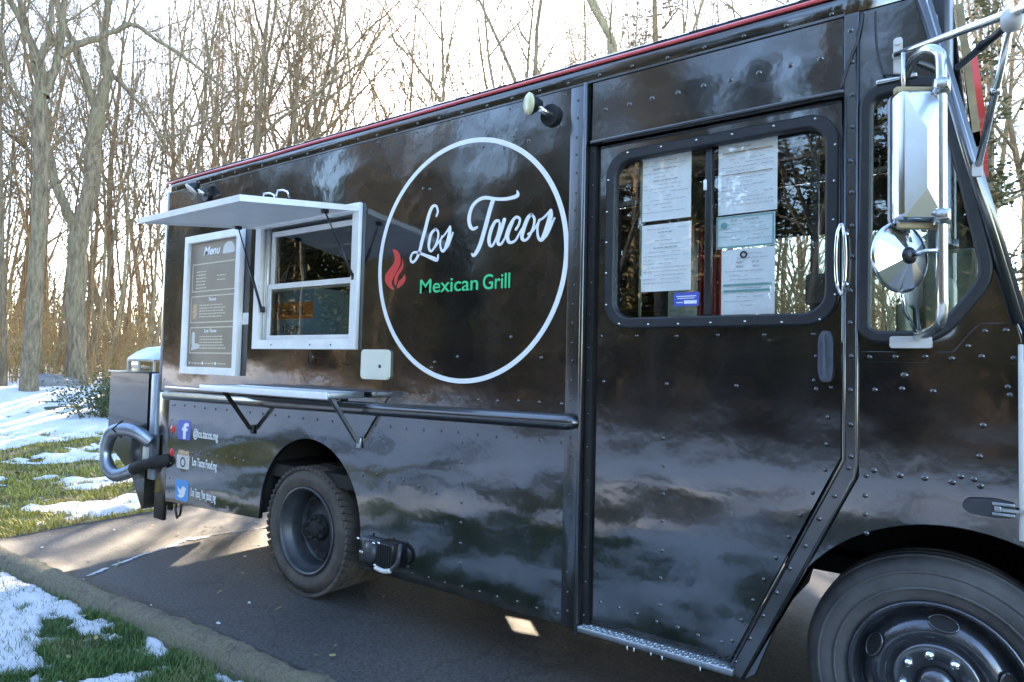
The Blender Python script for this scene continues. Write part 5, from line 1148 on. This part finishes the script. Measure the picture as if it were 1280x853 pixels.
rm = MB(); N = 12; rr = .107
u = Vector((0, 0, 1)); u = (u - ax2 * u.dot(ax2)).normalized(); w = ax2.cross(u)
vs = [c2 + (u * cos(2 * pi * j / N) + w * sin(2 * pi * j / N)) * rr for j in range(N)] + [c2 + ax2 * .030 + (u * cos(2 * pi * j / N) + w * sin(2 * pi * j / N)) * .022 for j in range(N)]
rm.add(vs, [(j, (j + 1) % N, N + (j + 1) % N, N + j) for j in range(N)])
rnd_m = P('round_mirror', rm, 'mirror')
mb = MB(); mb.lathe([(rr - .004, -.010), (rr + .004, -.008), (rr + .005, .0), (rr - .002, .004)], c2, ax2, 40); P('mirror_rim', mb, 'chrome', rnd_m)
mb = MB(); mb.lathe([(.001, -.0015), (.05, -.004), (rr - .002, -.009)], c2, ax2, 40); P('mirror_glass', mb, 'mirror', rnd_m)
mb = MB(); mb.lathe([(.026, .026), (.026, .036), (.018, .044), (.0, .046)], c2, ax2, 18); P('mirror_knob', mb, 'blk', rnd_m)
mb = MB(); mb.tube([c2 + ax2 * .038, c2 + ax2 * .05 + Vector((.03, -.01, .006)), (2.113, -.265, 1.836)], .008, 8); mb.tube([(2.02, -.25, 1.93), (2.03, -.255, 1.865)], .007, 8); mb.tube([(2.005, -.25, 1.72), (2.01, -.22, 1.66), (2.03, -.05, 1.60)], .006, 8); P('mirror_stalk', mb, 'chrome', rnd_m)
mb = MB(); mb.prism(roundpoly([(1.957, 2.635), (1.957, 2.497), (1.985, 2.497), (1.985, 2.635)], .012), -.012, -.004); mb.box(1.955, 1.987, -.03, -.012, 2.56, 2.575, .003); mb.cyl((1.971, -.012, 2.615), .009, .006, n=10); mb.cyl((1.971, -.012, 2.515), .009, .006, n=10); P('arm_bracket', mb, 'tan', mir)
mb = MB(); mb.box(1.905, 2.03, -.03, -.004, 2.476, 2.492, .004); P('arm_bracket', mb, 'bright', mir); mb = MB(); mb.tube([(2.012, -.262, 2.33), (2.012, -.26, 2.47)], .006, 6); P('mirror_bolt', mb, 'bright', mir)
mb = MB(); mb.prism(rrect(1.948, 2.072, 1.548, 1.588, .008), -.028, -.004); P('arm_foot', mb, 'tan', mir)
J = Vector((2.285, -.36, 2.452))
mb = MB(); mb.tube([(1.965, -.03, 2.568), (2.03, -.08, 2.555), J + Vector((0, 0, .02)), (2.42, -.56, 2.41)], [.009, .012, .0135, .0135], 10); arm = P('mirror_arm', mb, 'bright')
mb = MB(); mb.tube([J, J.lerp(Vector((2.198, -.02, 2.135)), .5), (2.198, -.02, 2.135)], .0105, 10); mb.tube([J.lerp(Vector((2.198, -.02, 2.135)), .42), J.lerp(Vector((2.198, -.02, 2.135)), .46)], .0145, 10); P('arm_strut', mb, 'bright', arm)
mb = MB(); mb.tube([J + Vector((0, 0, -.005)), (2.145, .0, 2.49)], .0115, 10); mb.tube([J.lerp(Vector((2.145, 0, 2.49)), .48), J.lerp(Vector((2.145, 0, 2.49)), .54)], .0155, 10); P('arm_brace', mb, 'blk', arm)
mb = MB(); mb.lathe([(.0, -.02), (.026, -.02), (.028, 0), (.026, .02), (0, .02)], J, (0, -1, .3), 14); P('arm_joint', mb, 'tan', arm); mb = MB(); mb.prism(rrect(2.183, 2.212, 2.105, 2.15, .008), -.034, -.012); P('strut_foot', mb, 'tan', arm)
mb = MB(); mb.prism(roundpoly([(2.150, 1.040), (2.168, 1.064), (2.235, 1.070), (2.292, 1.062), (2.292, 1.018), (2.235, 1.012), (2.168, 1.018)], .012), -.024, -.004); lt = P('hood_latch', mb, 'rim_grey')
mb = MB(); mb.box(2.232, 2.290, -.030, -.0245, 1.052, 1.062, .002); mb.box(2.232, 2.290, -.030, -.0245, 1.020, 1.030, .002); mb.box(2.238, 2.255, -.030, -.0245, 1.032, 1.050, .002); mb.box(2.255, 2.48, -.029, -.0245, 1.036, 1.046); P('latch_strap', mb, 'steel', lt)
mb = MB(); mb.tube(spline([(1.86, -.012, 2.755), (1.845, -.016, 2.66), (1.815, -.016, 2.58), (1.79, -.014, 2.49)], 5), .005, 6); mb.tube(spline([(1.90, -.006, 2.75), (1.905, -.008, 2.62), (1.925, -.02, 2.52), (1.95, -.03, 2.50), (1.985, -.03, 2.49)], 5), .004, 6); P('mirror_cable', mb, 'blk')

# ------------------------------------------------------------------ things on and in the truck
mn = thing('menu_board', (-2.36, -.01, 1.355), 'tall white framed brown menu board hung left of the serving window', 'menu board')
def Q(name, mb, mat, parent=None, **k): return part(name, mb, mat, mn, parent, **k)
Q('frame', plate('frame', [(-2.715, 1.352), (-1.985, 1.352), (-1.985, 2.372), (-2.715, 2.372)], [[(-2.672, 1.397), (-2.028, 1.397), (-2.028, 2.327), (-2.672, 2.327)]], -.046, -.004, 'alup', .004), 'alup')
mb = MB(); mb.box(-2.674, -2.026, -.020, -.006, 1.395, 2.329); Q('panel', mb, 'menu')
def lines(name, rects, mat, y=-.0212, w=.008):
    mb = MB()
    for x0, x1, z0, z1 in rects:
        mb.box(x0, x1, y, -.0202, z1 - w, z1); mb.box(x0, x1, y, -.0202, z0, z0 + w); mb.box(x0, x0 + w, y, -.0202, z0 + w, z1 - w); mb.box(x1 - w, x1, y, -.0202, z0 + w, z1 - w)
    Q(name, mb, mat)
lines('printed_border', [(-2.635, -2.065, 1.955, 2.165), (-2.635, -2.065, 1.725, 1.925), (-2.635, -2.065, 1.50, 1.695)], 'menuline')
Q('lettering', text_mesh('lettering', 'Menu', -2.49, -2.27, 2.225, .062, -.0208, 'white', .3, .0005, .025), 'white')
Q('lettering', text_mesh('lettering', 'Tacos', -2.40, -2.30, 1.885, .025, -.0208, 'white', .2, .0005, .02), 'white')
Q('lettering', text_mesh('lettering', 'Los Tacos', -2.44, -2.28, 1.655, .025, -.0208, 'white', .2, .0005, .02), 'white')
mb = MB()
for x0, z0, wd, c_, s_ in ((-2.58, 2.10, .13, 6, .024), (-2.30, 2.06, .13, 2, .030), (-2.52, 1.85, .36, 5, .021), (-2.50, 1.62, .36, 5, .021), (-2.60, 1.425, .12, 1, .01), (-2.42, 1.425, .12, 1, .01), (-2.25, 1.425, .12, 1, .01)):
    for r_ in range(c_):
        x = x0; zz = z0 - r_ * s_
        while x < x0 + wd * R.uniform(.75, 1.05): d_ = R.uniform(.012, .04); mb.box(x, x + d_, -.0209, -.0203, zz, zz + .008); x += d_ + .007
Q('small_print', mb, 'menuline', kind='stuff')
mb = MB(); mb.prism(roundpoly([(-2.24, 2.215), (-2.08, 2.22), (-2.09, 2.265), (-2.13, 2.30), (-2.19, 2.30), (-2.23, 2.27)], .02), -.0209, -.0202); Q('printed_taco', mb, 'tan')
mb = MB(); mb.prism(rrect(-2.615, -2.555, 1.755, 1.865, .02), -.0209, -.0202); Q('printed_burrito', mb, 'menufood')
mb = MB(); mb.prism(rrect(-2.61, -2.565, 1.56, 1.66, .02), -.0209, -.0202); mb.prism(roundpoly([(-2.615, 1.52), (-2.50, 1.54), (-2.50, 1.57), (-2.60, 1.58)], .01), -.0212, -.0203); Q('printed_platter', mb, 'tan')
for x in (-2.62, -2.44, -2.27):
    mb = MB(); mb.cyl((x - .008, -.0202, 1.43), .011, .0008, n=12); Q('printed_icon', mb, 'white' if x > -2.5 else 'tan')
mb = MB(); mb.box(-2.728, -2.714, -.03, -.003, 2.30, 2.34); Q('hanging_hook', mb, 'blk')

def sheet(x0, x1, z0, z1, lab, rows, seed, tint='white', heads=()):
    rr_ = random.Random(seed); y = .058
    o = thing('paper_notice', ((x0 + x1) / 2, y, z0), lab, 'notice', 'papers taped inside the cab door window')
    mb = MB(); nx, nz = 6, 8; vs = []
    for i in range(nx + 1):
        for j in range(nz + 1): vs.append((x0 + (x1 - x0) * i / nx, y + .0025 * noise.noise(Vector((i * .7, j * .5, seed))), z0 + (z1 - z0) * j / nz))
    mb.add(vs, [(i * (nz + 1) + j, (i + 1) * (nz + 1) + j, (i + 1) * (nz + 1) + j + 1, i * (nz + 1) + j + 1) for i in range(nx) for j in range(nz)], True)
    part('sheet', mb, tint, o)
    pr_ = MB(); z = z1 - .022
    for r_ in range(rows):
        x = x0 + .014 + rr_.choice([0, 0, .02, .05]); e = x1 - .014 - rr_.choice([0, .01, .03, .07])
        th = .0022 if r_ not in heads else .0045
        if r_ in heads: x = x0 + .06; e = x1 - .06
        while x < e:
            d_ = min(rr_.uniform(.008, .03), e - x)
            if rr_.random() < .82: pr_.box(x, x + d_, y - .0052, y - .0046, z, z + th)
            x += d_ + .004
        z -= (z1 - z0 - .04) / rows
    part('printing', pr_, 'inkg', o, kind='stuff'); return o, y
def mark(o, name, mb, mat): part(name, mb, mat, o)
M['paper'] = simple('office_paper', (0.93, 0.93, 0.94), 0.6, 0, 0.02, 8); M['paperblue'] = simple('pale_blue_paper', (0.82, 0.88, 0.90), 0.6, 0, 0.03, 8); M['teal'] = simple('teal_print', (0.20, 0.45, 0.42), 0.6, 0, 0.1); M['brownprint'] = simple('brown_print', (0.45, 0.33, 0.22), 0.6, 0, 0.1)
sheet(.972, 1.202, 2.105, 2.402, 'upper left white paper notice in the cab door window', 15, 1, 'paper', (3, 6))
sheet(.976, 1.205, 1.795, 2.088, 'lower left white paper notice in the cab door window, above the blue sticker', 15, 2, 'paper', (1, 5))
o, y = sheet(1.318, 1.552, 2.095, 2.402, 'upper right paper notice with a brown ruled table in the cab door window', 17, 3, 'paper', (1,))
mb = MB(); [mb.box(1.335, 1.535, y - .0056, y - .0046, z, z + .004) for z in (2.345, 2.255)]; mark(o, 'ruled_line', mb, 'brownprint')
o, y = sheet(1.312, 1.545, 1.955, 2.088, 'pale teal bordered certificate, middle of the right column in the cab door window', 6, 4, 'paperblue', (0,))
mb = MB(); mb.box(1.316, 1.541, y - .0056, y - .0046, 2.080, 2.085); mb.box(1.316, 1.541, y - .0056, y - .0046, 1.958, 1.963); mb.box(1.316, 1.321, y - .0056, y - .0046, 1.963, 2.080); mb.box(1.536, 1.541, y - .0056, y - .0046, 1.963, 2.080); mb.cyl((1.345, y - .0046, 2.05), .014, .001, n=14); mark(o, 'certificate_border', mb, 'teal')
o, y = sheet(1.335, 1.545, 1.685, 1.950, 'lowest right white paper notice with a round stamp in the cab door window', 13, 5, 'paper', (2, 3))
part('round_stamp', ringdecal(1.425, 1.925, .008, .015, y - .0056, y - .0046, 20), 'ink', o)
mb = MB(); mb.box(1.345, 1.535, y - .0056, y - .0046, 1.800, 1.808); mb.box(1.345, 1.535, y - .0056, y - .0046, 1.776, 1.784); mark(o, 'ruled_line', mb, 'teal')
st = thing('permit_sticker', (1.195, .037, 1.725), 'small blue permit sticker low in the left pane of the cab door window', 'sticker')
mb = MB(); mb.prism(rrect(1.14, 1.25, 1.725, 1.782, .004), .0370, .0385); part('sticker_face', mb, 'blueicon', st)
mb = MB(); mb.box(1.185, 1.240, .0362, .0369, 1.734, 1.748); mb.box(1.152, 1.180, .0362, .0369, 1.738, 1.742); mb.box(1.152, 1.238, .0362, .0369, 1.764, 1.768); mb.box(1.156, 1.230, .0362, .0369, 1.756, 1.759); part('printing', mb, 'white', st)
bx = thing('cardboard_box', (-1.62, .30, 1.56), 'blue and orange printed cardboard box standing inside the serving window', 'box')
mb = MB(); mb.box(-1.90, -1.40, .14, .50, 1.56, 1.95, .004); part('carton', mb, 'boxblue', bx)
mb = MB(); mb.box(-1.9005, -1.3995, .1375, .139, 1.745, 1.855); part('orange_band', mb, 'orange', bx)
part('lettering', text_mesh('lettering', 'U-HAUL', -1.80, -1.48, 1.775, .05, .1365, 'ink', 0, .0005, .02), 'ink', bx)
part('lettering', text_mesh('lettering', '1.5 cu ft', -1.72, -1.54, 1.665, .04, .1385, 'ink', 0, .0005, .01), 'ink', bx)
mb = MB(); mb.box(-1.9, -.8, .05, .55, 1.52, 1.558); P('window_counter', mb, 'steel')
